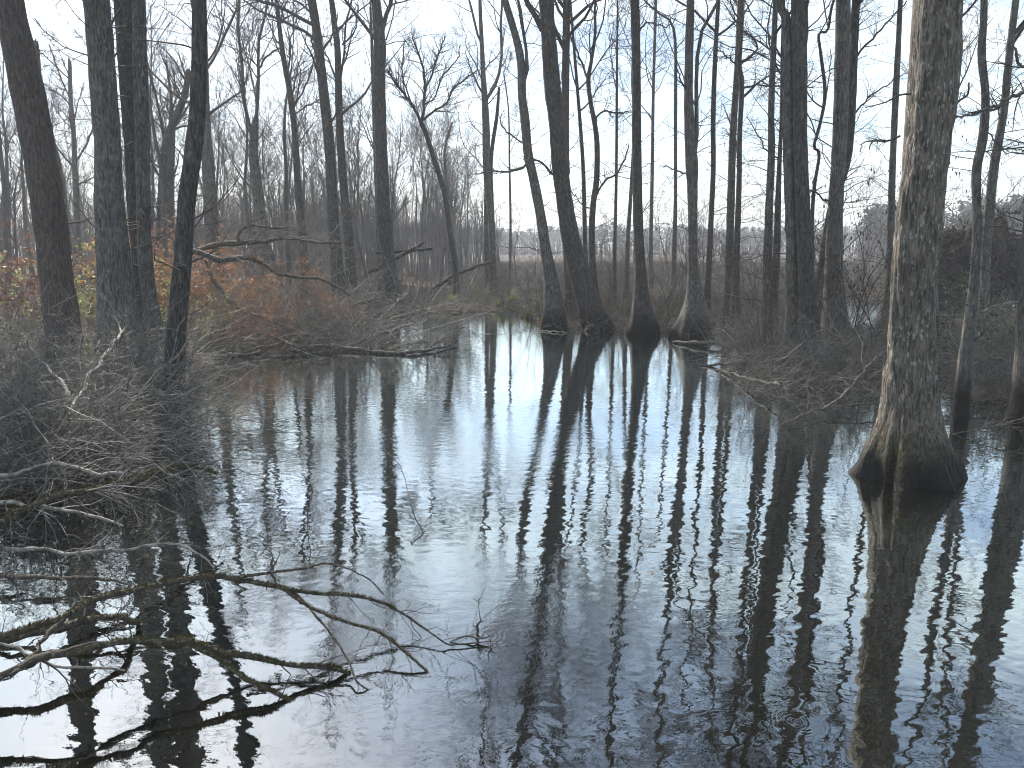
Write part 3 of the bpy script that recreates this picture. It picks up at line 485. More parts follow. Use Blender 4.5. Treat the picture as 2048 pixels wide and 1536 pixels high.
# ------------------------------------------------------------------ background forest
def bg_tree(seed, H, fork, dense=1.0, brush=False):
    rng = RNG(seed); p = np.array([0, 0, -.2, .16*H/14]); W = [p.copy()]; d = np.array([rng.normal(0, .05), rng.normal(0, .05), 1.])
    for k in range(9): d = norm((d+np.array([rng.normal(0, .09), rng.normal(0, .09), .12]))[None])[0]; p = np.array([*(p[:3]+d*H/9), p[3]*(.86 if k < 5 else .68)]); W.append(p.copy())
    S = spline(np.array(W), 26); root = empty('bare_tree', (0, 0, 0)); g = Geo(); S[:, 3] *= 1+.5*np.exp(-np.maximum(S[:, 2], 0)/.5)
    g.tubes(S[None, :, :3], S[None, :, 3], 8); g.build('trunk', M_far, root); g = Geo()
    q = slice(int(fork*26), None)
    a, ar = grow(S[q, :3][None], S[q, 3][None], rng, int(13*dense), 0, .97, H*.27, .6, 8, .10, .16, .6, .025, rmax=.08); g.tubes(a, ar, 5)
    b, br = grow(a, ar, rng, 6, .2, 1, .5, .65, 5, .08, .2, .5, .013, True); g.tubes(b, br, 3)
    c, cr = grow(b, br, rng, 6, .15, 1, .55, .6, 4, .06, .2, .6, .008, True); g.tubes(c, cr, 3)
    if brush: e, er = grow(c, cr, rng, 2, .2, 1, .6, .5, 3, .06, .2, .7, .007, True); g.tubes(e, er, 3)
    g.build('crown', M_far, root); return root
protos = [bg_tree(201, 15, .42), bg_tree(202, 17, .5), bg_tree(203, 13, .3, 1.3, True), bg_tree(204, 16, .55, .8), bg_tree(205, 12, .25, 1.4, True), bg_tree(206, 18, .6, .7), bg_tree(207, 9, .2, 1.2)]
rng = RNG(31); spots = []
def try_spot(px, Y, gap=.9):
    x = (px-1024)/F*Y*1.0
    if gz(x, Y) < .02: return False
    for (a, b) in spots:
        if (a-x)**2+(b-Y)**2 < gap**2: return False
    spots.append((x, Y)); return True
used = set()
def put(k, x, Y, s, label, group):
    pr = protos[k]
    if k in used: return copy_thing(pr, (x, Y, gz(x, Y)), rng.uniform(0, 6.28), s, label, group, 'tree', s)
    used.add(k); pr.location = (x, Y, gz(x, Y)); pr.rotation_euler = (0, 0, rng.uniform(0, 6.28)); pr.scale = (s, s, s); return tag(pr, label, 'tree', group)
LB = 'bare slender tree among the many of the hazy forest behind the left bank'; GB = 'bare trees of the hazy forest behind the left bank'
n = 0
while n < 215:
    f = rng.random()**.75; px = -120+1100*f if rng.random() < .85 else rng.uniform(-450, 60)
    Y = rng.uniform(44, 125)
    if px > 830 and Y < 60: continue
    if px > 900 and Y < 80: continue
    if try_spot(px, Y): put(rng.integers(0, 7), *spots[-1], rng.uniform(.75, 1.15)*(1.0 if px < 700 else .82), LB, GB); n += 1
n = 0
LR = 'slight bare tree in the thin scatter on the open marsh'; GR = 'slight bare trees scattered on the open marsh'
while n < 26:
    px = rng.uniform(1000, 2100); Y = rng.uniform(48, 120)
    if try_spot(px, Y): put([2, 4, 6][rng.integers(0, 3)], *spots[-1], rng.uniform(.35, .75), LR, GR); n += 1
for k in range(7):
    if k not in used: put(k, -30-k*3, 70+k*4, 1, LB, GB)
for px, Y, s, k, lb in [(800, 58, .95, 2, 'bare brushy-crowned tree left of the fan-crowned slanting tree'), (880, 52, .85, 4, 'bare brushy-crowned tree under the right side of the fan crown'), (925, 60, .9, 2, 'bare brushy-crowned tree just left of the twin-limbed centre tree'), (705, 50, .95, 4, 'bare brushy-crowned tree left of the stout high-forked tree'), (835, 66, 1.1, 2, 'tall brushy-crowned tree rising behind the fan-crowned one')]:
    x = (px-1024)/F*Y; copy_thing(protos[k], (x, Y, gz(x, Y)), px, s, lb, 'brushy-crowned trees behind the far bank', 'tree')
# the rest of the forest, thin trunks beyond counting
g = Geo(); rg = RNG(8); N = 2300; f = rg.random(N); Yb = rg.uniform(75, 190, N); px = -200+1200*f; px = np.where(Yb < 100, np.minimum(px, 900), px); X = (px-1024)/F*Yb
P = np.zeros((N, 7, 3)); P[:, 0] = np.column_stack([X, Yb, np.full(N, -.1)]); d = np.tile([0, 0, 1.], (N, 1)); hh = rg.uniform(6, 13, N)*np.interp(px, [-200, 450, 600, 1000], [.7, .75, .95, .7])
for k in range(1, 7): d = norm(d+rg.normal(0, .06, (N, 3))+[0, 0, .1]); P[:, k] = P[:, k-1]+d*(hh/6)[:, None]
Rr = rg.uniform(.04, .12, N)[:, None]*np.linspace(1, .3, 7)[None]; g.tubes(P, Rr, 4)
a, ar = grow(P, Rr, rg, 7, .35, 1, .28, .6, 4, .1, .2, .6, .02, True); g.tubes(a, ar, 3)
b, br = grow(a, ar, rg, 4, .2, 1, .6, .6, 3, .08, .2, .6, .013, True); g.tubes(b, br, 3)
tag(g.build('far_forest', M_farwood), 'hazy mass of thin bare trunks deep in the forest', 'forest', kind='stuff')

# far tree line across the marsh: grey hardwoods with dark evergreen tops
g = Geo(); g2 = Geo(); rg = RNG(9)
def treeline(x0, x1, Y, top_fn, N, pine):
    px = rg.uniform(x0, x1, N); Yb = Y+rg.uniform(0, 45, N); X = (px-1024)/F*Yb; top = np.array([top_fn(p) for p in px]); H = CAMH+Yb*np.tan(PITCH*-1+np.arctan((768-top)/F)); H = np.maximum(H*rg.uniform(.72, 1.04, N), 2)
    P = np.stack([np.column_stack([X, Yb, H*k]) for k in (0, .5, .97)], 1); (g2).tubes(P, np.tile([[.3, .22, .08]], (N, 1)), 4)
    M = 70; base = np.repeat(np.column_stack([X, Yb]), M, 0); hh = np.repeat(H, M); pn = np.repeat(rg.random(N) < pine, M)
    tz = np.where(pn, rg.uniform(.55, 1.0, N*M), rg.uniform(.12, 1.0, N*M)); wd = np.where(pn, (1.25-tz)*.28, .19)*hh
    c = np.column_stack([base+rg.normal(0, 1, (N*M, 2))*(wd*.55)[:, None], hh*tz]); s = (hh*np.where(pn, .05, .024))[:, None]*rg.uniform(.6, 1.3, (N*M, 1))
    o = np.array([[1, 0, 0], [0, 1, 0], [-1, 0, 0], [0, -1, 0], [0, 0, .7], [0, 0, -.5]])
    V = c[:, None]+o[None]*s[:, None]*rg.uniform(.6, 1.3, (N*M, 6, 1)); f = np.array([[0, 1, 4], [1, 2, 4], [2, 3, 4], [3, 0, 4], [1, 0, 5], [2, 1, 5], [3, 2, 5], [0, 3, 5]])
    for sel, gg in ((pn, g), (~pn, g2)):
        VV = V[sel]; gg.add(VV.reshape(-1, 3), None, ((np.arange(len(VV))*6)[:, None, None]+f[None]).reshape(-1, 3))
treeline(560, 1760, 300, lambda p: 453+3*math.sin(p*.05)+4*math.sin(p*.013+1), 800, .35)
treeline(1705, 2500, 150, lambda p: np.interp(p, [1700, 1730, 1770, 1860, 1960, 2048, 2500], [440, 412, 400, 402, 398, 385, 370])+3*math.sin(p*.09), 330, .22)
treeline(-700, 560, 300, lambda p: 455+3*math.sin(p*.05), 150, .3)
tag(g.build('far_evergreens', M_pine), 'dark evergreen crowns along the horizon beyond the marsh', 'forest', kind='stuff')
tag(g2.build('far_tree_line', M_farwood), 'blue-grey wood closing the horizon beyond the marsh', 'forest', kind='stuff')

# ------------------------------------------------------------------ shrubs
def shrub(seed, H, stems, mat_, arch=.0, lvl=3, name='bare_shrub', leafm=None, leafn=0, leafs=.03, spread=.55, r0=.012, fin=.0022, wob=.12):
    rng = RNG(seed); root = empty(name, (0, 0, 0)); K = 11; M = stems
    P = np.zeros((M, K, 3)); P[:, 0, :2] = rng.normal(0, .10*H, (M, 2)); P[:, 0, 2] = -.1
    az = rng.uniform(0, 6.28, M); el = rng.uniform(.15, spread*2, M); d = np.column_stack([np.cos(az)*np.sin(el), np.sin(az)*np.sin(el), np.cos(el)]); st = (H*1.15/(K-1)*rng.uniform(.5, 1.2, M))[:, None]
    for k in range(1, K): P[:, k] = P[:, k-1]+d*st; d = norm(d+rng.normal(0, wob, (M, 3))+[0, 0, -arch*(k/K)])
    Rr = (r0*rng.uniform(.5, 1.2, M))[:, None]*np.linspace(1, .35, K)[None]; g = Geo(); g.tubes(P, Rr, 5); g.build('stems', mat_, root)
    g = Geo(); a, ar = grow(P, Rr, rng, 6, .15, 1, .5, .75, 6, .0, .2, .5, fin*1.4, True); g.tubes(a, ar, 4); E = a
    b, br = grow(a, ar, rng, 5, .15, 1, .55, .75, 4, .0, .22, .6, fin, True); g.tubes(b, br, 3); E = b
    if lvl > 2: c, cr = grow(b, br, rng, 2, .2, 1, .6, .7, 3, .0, .2, .7, fin*.8, True); g.tubes(c, cr, 3); E = c
    g.build('twigs', mat_, root)
    if leafm: g = Geo(); k = rng.integers(0, len(E), leafn); pp = E[k, rng.integers(0, E.shape[1], leafn)]; leaves(g, pp+rng.normal(0, .02, pp.shape), rng, leafs); g.build('leaves', leafm, root, smooth=False)
    return root
first = set()
def setp(pr, x, y, s, label, group, cat='shrub', rz=None, z=None):
    z = gz(x, y) if z is None else z; rz = rng.uniform(0, 6.28) if rz is None else rz; z = max(z, -.05)
    if pr.name in first: return copy_thing(pr, (x, y, z), rz, s, label, group, cat)
    first.add(pr.name); pr.location = (x, y, z); pr.rotation_euler = (0, 0, rz); pr.scale = (s,)*3; return tag(pr, label, cat, group)
def setpx(pr, px, py, s, *a, **k): p = at_z(px, py, .05); return setp(pr, p[0], p[1], s, *a, **k)
SA = shrub(301, 1.7, 15, M_bramble, .22, lvl=2, fin=.0032, spread=.6, name='bramble_thicket'); SB = shrub(302, 1.5, 16, M_bramble, .3, lvl=2, fin=.0032, spread=.7, name='bramble_thicket'); SC = shrub(303, 1.9, 12, M_bramble, .12, lvl=2, fin=.0032, spread=.45, name='bramble_thicket')
SD_ = shrub(304, 2.2, 16, M_twig, .08, spread=.4); SE = shrub(305, 1.6, 15, M_twig, .12, spread=.55); SF = shrub(306, 2.6, 12, M_twigd, .03, spread=.3)
SO = shrub(307, 2.4, 14, M_twig, .12, spread=.5, name='leafy_shrub', leafm=M_orange, leafn=4600, leafs=.033); SR = shrub(308, 2.2, 12, M_twig, .1, spread=.5, name='leafy_shrub', leafm=M_redl, leafn=2000, leafs=.036)
SY = shrub(309, 2.2, 14, M_twig, .05, spread=.4, name='leafy_shrub', leafm=M_yellow, leafn=3200, leafs=.05); SG = shrub(310, 1.3, 14, M_twig, .05, spread=.5, name='leafy_shrub', leafm=M_green, leafn=1300, leafs=.05)
lab = 'tangled bare bramble thicket heaped on the near left bank'; grp = 'bramble thickets on the near left bank'
for i, (px, py) in enumerate([(-60, 1010), (30, 990), (110, 985), (190, 960), (260, 935), (320, 890), (345, 850), (290, 850), (220, 870), (140, 890), (60, 900), (-20, 900), (100, 830), (190, 820), (270, 800), (330, 800), (30, 820), (-60, 830), (140, 775), (240, 765), (310, 750), (60, 770), (-30, 760), (370, 760), (-120, 950), (-130, 860)]):
    setpx([SA, SB, SC][i % 3], px, py, rng.uniform(.62, .9), lab, grp)
lab = 'bare twiggy shrub in the undergrowth along the left bank'; grp = 'bare shrubs along the left bank'
for i, (px, py) in enumerate([(420, 705), (500, 692), (610, 680), (450, 680), (560, 668), (640, 655), (700, 620), (620, 630), (560, 640), (480, 645), (410, 660), (750, 612), (810, 605), (860, 612), (930, 604), (720, 600), (660, 600), (590, 605), (500, 610), (440, 620), (30, 680), (-40, 700), (90, 650), (160, 690), (20, 630), (-60, 640), (380, 625), (800, 585), (880, 582), (960, 580), (700, 578), (620, 580), (1010, 590)]):
    setpx([SD_, SE, SE, SF][i % 4], px, py, rng.uniform(.55, .95), lab, grp)
lab = 'bare dark shrub crowding the feet of the islet trees'; grp = 'bare shrubs on the brushy islet'
for i, (px, py) in enumerate([(1470, 722), (1500, 735), (1530, 752), (1570, 765), (1620, 770), (1670, 776), (1720, 770), (1755, 755), (1540, 712), (1600, 722), (1650, 730), (1700, 728), (1745, 722), (1510, 690), (1580, 700), (1640, 705)]):
    setpx([SE, SD_, SF, SB][i % 4], px, py, rng.uniform(.5, .85), lab, grp)
lab = 'bare shrub spreading over the low bank at the right edge'; grp = 'bare shrubs on the right bank'
for i, (px, py) in enumerate([(1975, 790), (2020, 790), (2070, 785), (2000, 755), (2050, 745), (2020, 720), (2090, 730)]):
    setpx([SD_, SB, SE, SA][i % 4], px, py, rng.uniform(.6, .95), lab, grp)
lab = 'bare brown shrub on the marsh behind the row of pool trees'; grp = 'bare shrubs on the marsh edge'
for i in range(80):
    px = rng.uniform(1000, 1880); py = rng.uniform(545, 612); p = at_z(px, py, 0)
    if gz(p[0], p[1]) < .03: continue
    setp([SD_, SE, SF][i % 3], p[0], p[1], rng.uniform(.6, 1.15), lab, grp)
lab = 'tall wispy bare shrub rising between the pool trees'; grp = 'tall wispy shrubs among the pool trees'
for i, (px, py, s) in enumerate([(1068, 640, .9), (1215, 650, 1.0), (1330, 640, 1.3), (1405, 640, 1.3), (1440, 632, 1.1), (1010, 622, .8), (1235, 625, 1.3), (1150, 640, .9), (1500, 640, 1.3)]): setpx(SF, px, py, s, lab, grp)
# leafy ones, each labelled by its own place
GO = 'orange-leaved shrubs on the left bank'
for px, py, s, lb in [(335, 650, 1.6, 'tallest orange-leaved shrub glowing high between the speckled trunk and the dark leaner'), (620, 660, .9, 'thin rust-orange shrub at the right end of the leafy bank'), (470, 645, 1.25, 'broad rust-orange shrub behind the arching fallen limb'), (345, 690, 1.35, 'orange-leaved shrub between the dark leaning tree and the speckled trunk'), (450, 672, 1.05, 'rust-orange shrub right of the dark bank-edge tree'), (520, 664, 1.0, 'rust-orange shrub under the arching fallen branch'), (490, 705, .55, 'low orange shrub dipping its leaves over the pool edge'), (690, 648, .45, 'small orange sprig on the bank under the stout forked tree'), (265, 680, 1.3, 'orange foliage glimpsed between the trunks of the left clump'), (575, 690, .5, 'sparse orange shrub at the foot of the fallen crown')]:
    setpx(SO, px, py, s, lb, GO)
GRL = 'red-leaved shrubs at the left edge'
for px, py, s, lb in [(10, 690, 1.3, 'dull red shrub at the far left edge'), (60, 670, 1.3, 'dull red shrub against the split-bark tree'), (-40, 660, 1.5, 'dull red shrub cut by the left frame edge'), (400, 650, 1.2, 'reddish shrub peeking over the orange ones')]: setpx(SR, px, py, s, lb, GRL)
GY = 'yellow-green leaved shrubs among the left trunks'
for px, py, s, lb in [(160, 690, 1.15, 'yellow-green shrub glowing between the split-bark tree and the smooth grey tree'), (325, 700, .75, 'yellow-green shrub at the foot of the speckled trunk'), (415, 700, .55, 'little yellow-green shrub right of the dark bank-edge tree')]: setpx(SY, px, py, s, lb, GY)
setpx(SG, 1985, 765, 1.25, 'dark evergreen sapling with shiny leaves by the wavy pale tree', None, 'sapling')
setpx(SG, 40, 735, .8, 'low dark evergreen bush at the foot of the split-bark tree', None, 'bush')
# catkin shrub
S_c = shrub(311, 3.6, 12, M_twigd, .04, spread=.33, name='catkin_shrub', r0=.016); 
g = Geo(); rg = RNG(12); me = S_c.children[1].data; vv = np.zeros(len(me.vertices)*3, np.float32); me.vertices.foreach_get('co', vv); vv = vv.reshape(-1, 3); vv = vv[vv[:, 2] > 1.6]; pods(g, vv, rg, 420, .028); tag(g.build('catkins', M_pods, S_c), kind='stuff')
p = at_z(1725, 728, .1); setp(S_c, p[0], p[1], 1.12, 'tall bare shrub hung with small dark catkins left of the giant tree', 'catkin shrubs', 'shrub')
p = at_z(1640, 735, .1); setp(S_c, p[0], p[1], .95, 'catkin shrub growing between the two thickest islet trunks', 'catkin shrubs', 'shrub')
p = at_z(2060, 730, .1); setp(S_c, p[0], p[1], 1.2, 'catkin shrub spreading in from the right frame edge', 'catkin shrubs', 'shrub')

# ------------------------------------------------------------------ sedge clumps
def sedge(seed, n=110, L=.55, mat_=None):
    rng = RNG(seed); K = 6; az = rng.uniform(0, 6.28, n); el = rng.uniform(.1, .75, n); d = np.column_stack([np.cos(az)*np.sin(el), np.sin(az)*np.sin(el), np.cos(el)]); P = np.zeros((n, K, 3)); P[:, 0, :2] = rng.normal(0, .06, (n, 2)); st = (L/(K-1)*rng.uniform(.5, 1.2, n))[:, None]
    for k in range(1, K): P[:, k] = P[:, k-1]+d*st; d = norm(d+np.array([0, 0, -.30])+rng.normal(0, .05, (n, 3)))
    side = norm(np.cross(d, [0, 0, 1.]))[:, None]; w_ = (.013*np.array([1, 1, .9, .7, .45, .05]))[None, :, None]; V = np.stack([P-side*w_, P+side*w_], 2).reshape(n, -1, 3); kk = np.arange(K-1)*2
    Q = np.stack([kk, kk+1, kk+3, kk+2], -1); g = Geo(); g.add(V.reshape(-1, 3), ((np.arange(n)*K*2)[:, None, None]+Q[None]).reshape(-1, 4)); return g.build('sedge_clump', mat_ or M_sedge, smooth=False)
sd = [sedge(1), sedge(2, 80, .45), sedge(3, 130, .65)]; GS = 'green sedge clumps on the bank'; fs = set()
for i, (px, py, s, lb) in enumerate([(955, 606, 1.3, 'green sedge clump left of the twin-limbed centre tree'), (1000, 618, 1.5, 'bushy green sedge clump at the water edge, right of the twin-limbed tree'), (1025, 612, 1.3, 'green sedge clump just before the curved pale log'), (1075, 615, 1.2, 'green sedge clump behind the cone-footed tree'), (1140, 628, 1.2, 'green sedge clump between the cone-footed tree and the big leaner'), (1250, 632, 1.1, 'green sedge clump left of the flared skirt tree'), (1232, 622, .9, 'small sedge tuft behind the flared skirt tree'), (1345, 622, .9, 'sedge tuft right of the flared skirt tree'), (980, 596, 1.4, 'yellowish sedge clump on the far side of the bank'), (905, 612, 1.1, 'green sedge clump beside the pale upright log'), (1055, 632, 1.0, 'green sedge clump at the waterline left of the cone-footed tree'), (1215, 640, .9, 'little green sedge tuft at the foot of the big dark leaner'), (172, 742, 1.2, 'bright green sword-leaved clump between the two left trunks'), (35, 745, 1., 'sedge clump at the foot of the leftmost tree'), (1470, 648, .9, 'sedge tuft beside the burl-limbed tree')]):
    o = sd[i % 3]; p = at_z(px, py, .05)
    if o.name in fs: o = o.copy(); sc.collection.objects.link(o)
    else: fs.add(o.name)
    o.location = (p[0], p[1], max(gz(p[0], p[1]), 0)); o.scale = (s,)*3; o.rotation_euler = (0, 0, i*1.3); tag(o, lb, 'sedge', GS)

# ------------------------------------------------------------------ ground cover: litter, dry grass, low tangle
rg = RNG(14); N = 90000; pts = np.column_stack([rg.uniform(-26, 30, N), rg.uniform(7, 48, N)]); pts = pts[landd(pts) > .1]; hz = height(pts)
g = Geo(); leaves(g, np.column_stack([pts, hz+.02+rg.uniform(0, .05, len(pts))]), rg, .045, .6); tag(g.build('leaf_litter', M_litter, smooth=False), 'brown leaf litter strewn over the banks', 'leaf litter', kind='stuff')
N = 60000; Yg = 24+110*rg.random(N)**1.6; Xg = rg.uniform(-.55, .75, N)*Yg; pts = np.column_stack([Xg, Yg]); ok = (landd(pts) > .15) & (wavy(Xg, Yg, .5, 21) > -.25); pts = pts[ok]; n = len(pts); hz = height(pts)
L = rg.uniform(.2, .75, n); a = np.column_stack([pts, hz]); tip = a+np.column_stack([rg.normal(0, .3, n)*L, rg.normal(0, .3, n)*L, L]); mid_ = (a+tip)/2+np.column_stack([rg.normal(0, .03, (n, 2)), .08*L])
g = Geo(); wr = (.004+.00022*pts[:, 1])[:, None]; g.tubes(np.stack([a, mid_, tip], 1), wr*np.array([[1, .8, .3]]), 3); tag(g.build('dry_grass', M_dry, smooth=False), 'dry tan marsh grass and dead stalks beyond the pool', 'grass', kind='stuff')
# a few leaves and twig scraps floating near the banks
rg = RNG(99); N = 9000; pts = np.column_stack([rg.uniform(-12, 14, N), rg.uniform(5, 32, N)]); dd = landd(pts); pts = pts[(dd < -.05) & (rg.random(N) < .22*np.exp(np.minimum(dd, 0)*1.5)+.004)]
g = Geo(); leaves(g, np.column_stack([pts, np.full(len(pts), .006)]), rg, .03, .93); tag(g.build('floating_leaves', M_litter, smooth=False), 'brown leaves and scraps floating near the pool edges', 'floating leaves', kind='stuff')
def tangle(name, label, areas, N, seed, m, hmax, lenm=.5, r=.004, mind=-.25, kind='stuff'):
    rg = RNG(seed); P0 = []
    for (x0, y0, x1, y1, wgt) in areas:
        n = int(N*wgt); a = np.array([at_z(rg.uniform(x0, x1), rg.uniform(y0, y1), .05) for _ in range(n)]); P0.append(a)
    P0 = np.vstack(P0); P0 = P0[landd(P0[:, :2]) > mind]; n = len(P0); P0[:, 2] = np.maximum(height(P0[:, :2]), 0)+rg.random(n)**1.5*hmax
    K = 6; P = np.zeros((n, K, 3)); P[:, 0] = P0; az = rg.uniform(0, 6.28, n); el = rg.uniform(-.3, .9, n); d = np.column_stack([np.cos(az)*np.cos(el), np.sin(az)*np.cos(el), np.sin(el)]); st = (lenm/(K-1)*rg.uniform(.4, 2.0, n))[:, None]
    for k in range(1, K): P[:, k] = P[:, k-1]+d*st; d = norm(d+rg.normal(0, .22, (n, 3))+[0, 0, -.05])
    g = Geo(); g.tubes(P, (r*rg.uniform(.4, 1.5, n))[:, None]*np.linspace(1, .4, K)[None], 3); b, br = grow(P, np.full((n, K), r), rg, 2, .1, 1, .6, .8, 4, 0, .2, .5, r*.5, True); g.tubes(b, br, 3)
    tag(g.build(name, m), label, 'brush', kind='stuff')
tangle('tangled_brush', 'low tangle of dead vines and twigs on the near left bank', [(-150, 780, 370, 1030, .6), (-150, 700, 390, 800, .4)], 2600, 41, M_bramble, .7, .85, .0052)
tangle('tangled_brush', 'low tangle of twigs and vines along the far side of the left bank', [(380, 640, 700, 715, .5), (380, 590, 1050, 650, .5)], 3000, 42, M_twig, .55, .8, .006)
tangle('tangled_brush', 'low dead tangle matting the brushy islet', [(1450, 680, 1780, 785, 1)], 3600, 43, M_twig, .7, .6, .0045)
tangle('tangled_brush', 'low dead tangle over the right edge bank', [(1880, 700, 2120, 815, .7), (1890, 640, 2100, 680, .15)], 2200, 44, M_twig, .6, .6, .0045)
tangle('tangled_brush', 'brown brush belt across the marsh behind the pool trees', [(960, 540, 1900, 640, 1)], 7000, 45, M_twig, .8, .9, .009)

tangle('dead_branches', 'pale criss-crossing dead branches spilling off the left bank onto the pool', [(400, 660, 760, 712, .55), (700, 655, 930, 700, .3), (420, 560, 720, 650, .35)], 300, 46, M_pale, .6, 2.2, .010, -3.5)
tangle('dead_branches', 'dark fine dead branches half sunk off the tip of the left bank', [(520, 680, 930, 712, 1)], 420, 47, M_twigd, .22, 1.0, .006, -3.5)
tangle('dead_branches', 'pale dead branches tangled through the brushy islet', [(1430, 690, 1790, 800, 1)], 240, 48, M_pale, .7, 1.2, .007, -1.0)
tangle('dead_branches', 'fine twigs overhanging the water along the islet front', [(1480, 760, 1800, 830, 1)], 420, 49, M_twig, .45, .8, .0035, -2.0)
tangle('dead_branches', 'pale dead branches strewn over the right bank', [(1890, 660, 2110, 810, 1)], 200, 50, M_pale, .9, 1.2, .006, -1.0)
tangle('dead_branches', 'pale dead stems poking through the near left brambles', [(-150, 720, 390, 1030, 1)], 520, 51, M_pale, 1.1, 1.1, .0075, -.3)
tangle('tangled_brush', 'dead reeds and twigs heaped along the waterline at the back of the pool', [(740, 600, 1090, 634, .6), (1100, 636, 1500, 664, .4)], 3000, 52, M_twig, .35, .55, .008, -.8)
rg = RNG(111); a = np.array([at_z(rg.uniform(-150, 390), rg.uniform(690, 1030), .05) for _ in range(3500)]); a = a[landd(a[:, :2]) > -.1]; a[:, 2] = rg.random(len(a))**1.3*1.2
g = Geo(); leaves(g, a, rg, .022); tag(g.build('caught_leaves', M_litter, smooth=False), 'dead brown leaves caught in the near left brambles', 'dead leaves', kind='stuff')
# ------------------------------------------------------------------ logs and fallen branches
def wpt(px, py, z, dp):
    return at_z(px, py, z) if dp is None else at_y(px, py, depth(dp)+.25*z)
def branchy(name, label, pts, m, cat='log', group=None, sides=10, dp=None, kids=0, klen=.5, ends=True, seed=0, twm=None, tr=.004, moss=0, bend=0, kup=0.):
    """pts: (px, py, width px, z height)"""
    rng = RNG(seed+500); A = []
    for px, py, wd, z in pts: p = wpt(px, py, z, dp); wd = wd*(.9 if group == 'fallen tree limbs over the left bank' else .65 if group == 'fallen logs on the banks' else .7 if m.name == 'bleached_wood' else .8); A.append([*p, wd/2/F*p[1]/ray(px, py)[1]])
    A = np.array(A); K = max(12, int(np.sum(np.linalg.norm(np.diff(A[:, :3], axis=0), axis=1))/.06)); K = min(K, 160); S = spline(A, K); S[:, :3] += rng.normal(0, .0025, (K, 3))+.012*np.column_stack([np.sin(np.linspace(0, 40, K)+rng.uniform(0, 6)), np.sin(np.linspace(0, 31, K)), np.sin(np.linspace(0, 35, K))])*np.minimum(1, S[:, 3:4]*60)
    kn = max(5, K//9); kk = rng.normal(0, 1, (kn, 3))*(.013 if dp is None else .03); kk[-1] = 0; kk[0] = 0; S[:, :3] += np.stack([np.interp(np.linspace(0, kn-1, K), np.arange(kn), kk[:, q]) for q in range(3)], 1)
    S[:, 3] = np.maximum(S[:, 3]*(1+.12*np.sin(np.linspace(0, K*.7, K)+seed)), .0016)
    L0 = S[0, :3].copy(); root = empty(name, L0, label, cat, group); g = Geo(); g.tubes(S[None, :, :3], S[None, :, 3], sides)
    if S[:, 3].max() > .006:
        st_, sr_ = grow(S[None, :, :3], S[None, :, 3], rng, 11, .02, .95, .05 if dp is None else .15, 1.0, 4, .02, .25, .45, .003, tipk=.6, rmax=.009 if dp is None else .02); g.tubes(st_, sr_, 5)
    if ends: g.cap(S[-1, :3], S[-1, 3], S[-1, :3]-S[-3, :3], sides, .5, rng); g.cap(S[0, :3], S[0, 3], S[0, :3]-S[2, :3], sides, .5, rng)
    g.build('stem', m, root, L0)
    return root, S, L0, rng
def twigs(root, S, L0, rng, n, L, m, r=.003, lv=2, up=0., t0=.15, t1=1.):
    q = slice(0, None, max(1, len(S)//20)); g = Geo(); a, ar = grow(S[q, :3][None], S[q, 3][None], rng, n, t0, t1, L, .8, 7, up, .2, .4, r, rmax=.012); g.tubes(a, ar, 4)
    if lv > 0: b, br = grow(a, ar, rng, 4, .15, 1, .5, .7, 5, up, .2, .6, r*.7, True); g.tubes(b, br, 3)
    if lv > 1: c, cr = grow(b, br, rng, 3, .15, 1, .5, .7, 4, up, .2, .7, r*.55, True); g.tubes(c, cr, 3)
    g.build('twigs', m, root, L0)
def moss(root, S, L0, rng, n, ln=.02):
    k = rng.integers(0, len(S), n); k = k[S[k, 3] > .003]; n = len(k); th = rng.normal(math.pi/2, 1.1, n); T = norm(np.gradient(S[:, :3], axis=0))[k]; U = norm(np.cross(T, [0, 0, 1.])); W = np.cross(U, T)
    o = U*np.cos(th)[:, None]+W*np.sin(th)[:, None]; step = norm(T)*rng.uniform(-.5, .5, (n, 1))*.06; p = S[k, :3]+step+o*S[k, 3:4]*.9; l = ln*rng.uniform(.4, 1.3, (n, 1)); tip = p+o*l+rng.normal(0, .004, (n, 3))
    g = Geo(); g.tubes(np.stack([p, tip], 1), np.tile([[.0022, .0006]], (n, 1)), 3); g.build('moss', M_moss, root, L0)
def child_stem(root, L0, pts, m, seed, sides=8):
    A = []
    for px, py, wd, z in pts: p = at_z(px, py, z); A.append([*p, wd/2/F*p[1]/ray(px, py)[1]])
    A = np.array(A); K = 60; S = spline(A, K); rg = RNG(seed); S[:, :3] += rg.normal(0, .0018, (K, 3)); S[:, 3] = np.maximum(S[:, 3], .0014); g = Geo(); g.tubes(S[None, :, :3], S[None, :, 3], sides); g.build('side_stem', m, root, L0); return S
GM = 'mossy fallen branches reaching over the water'
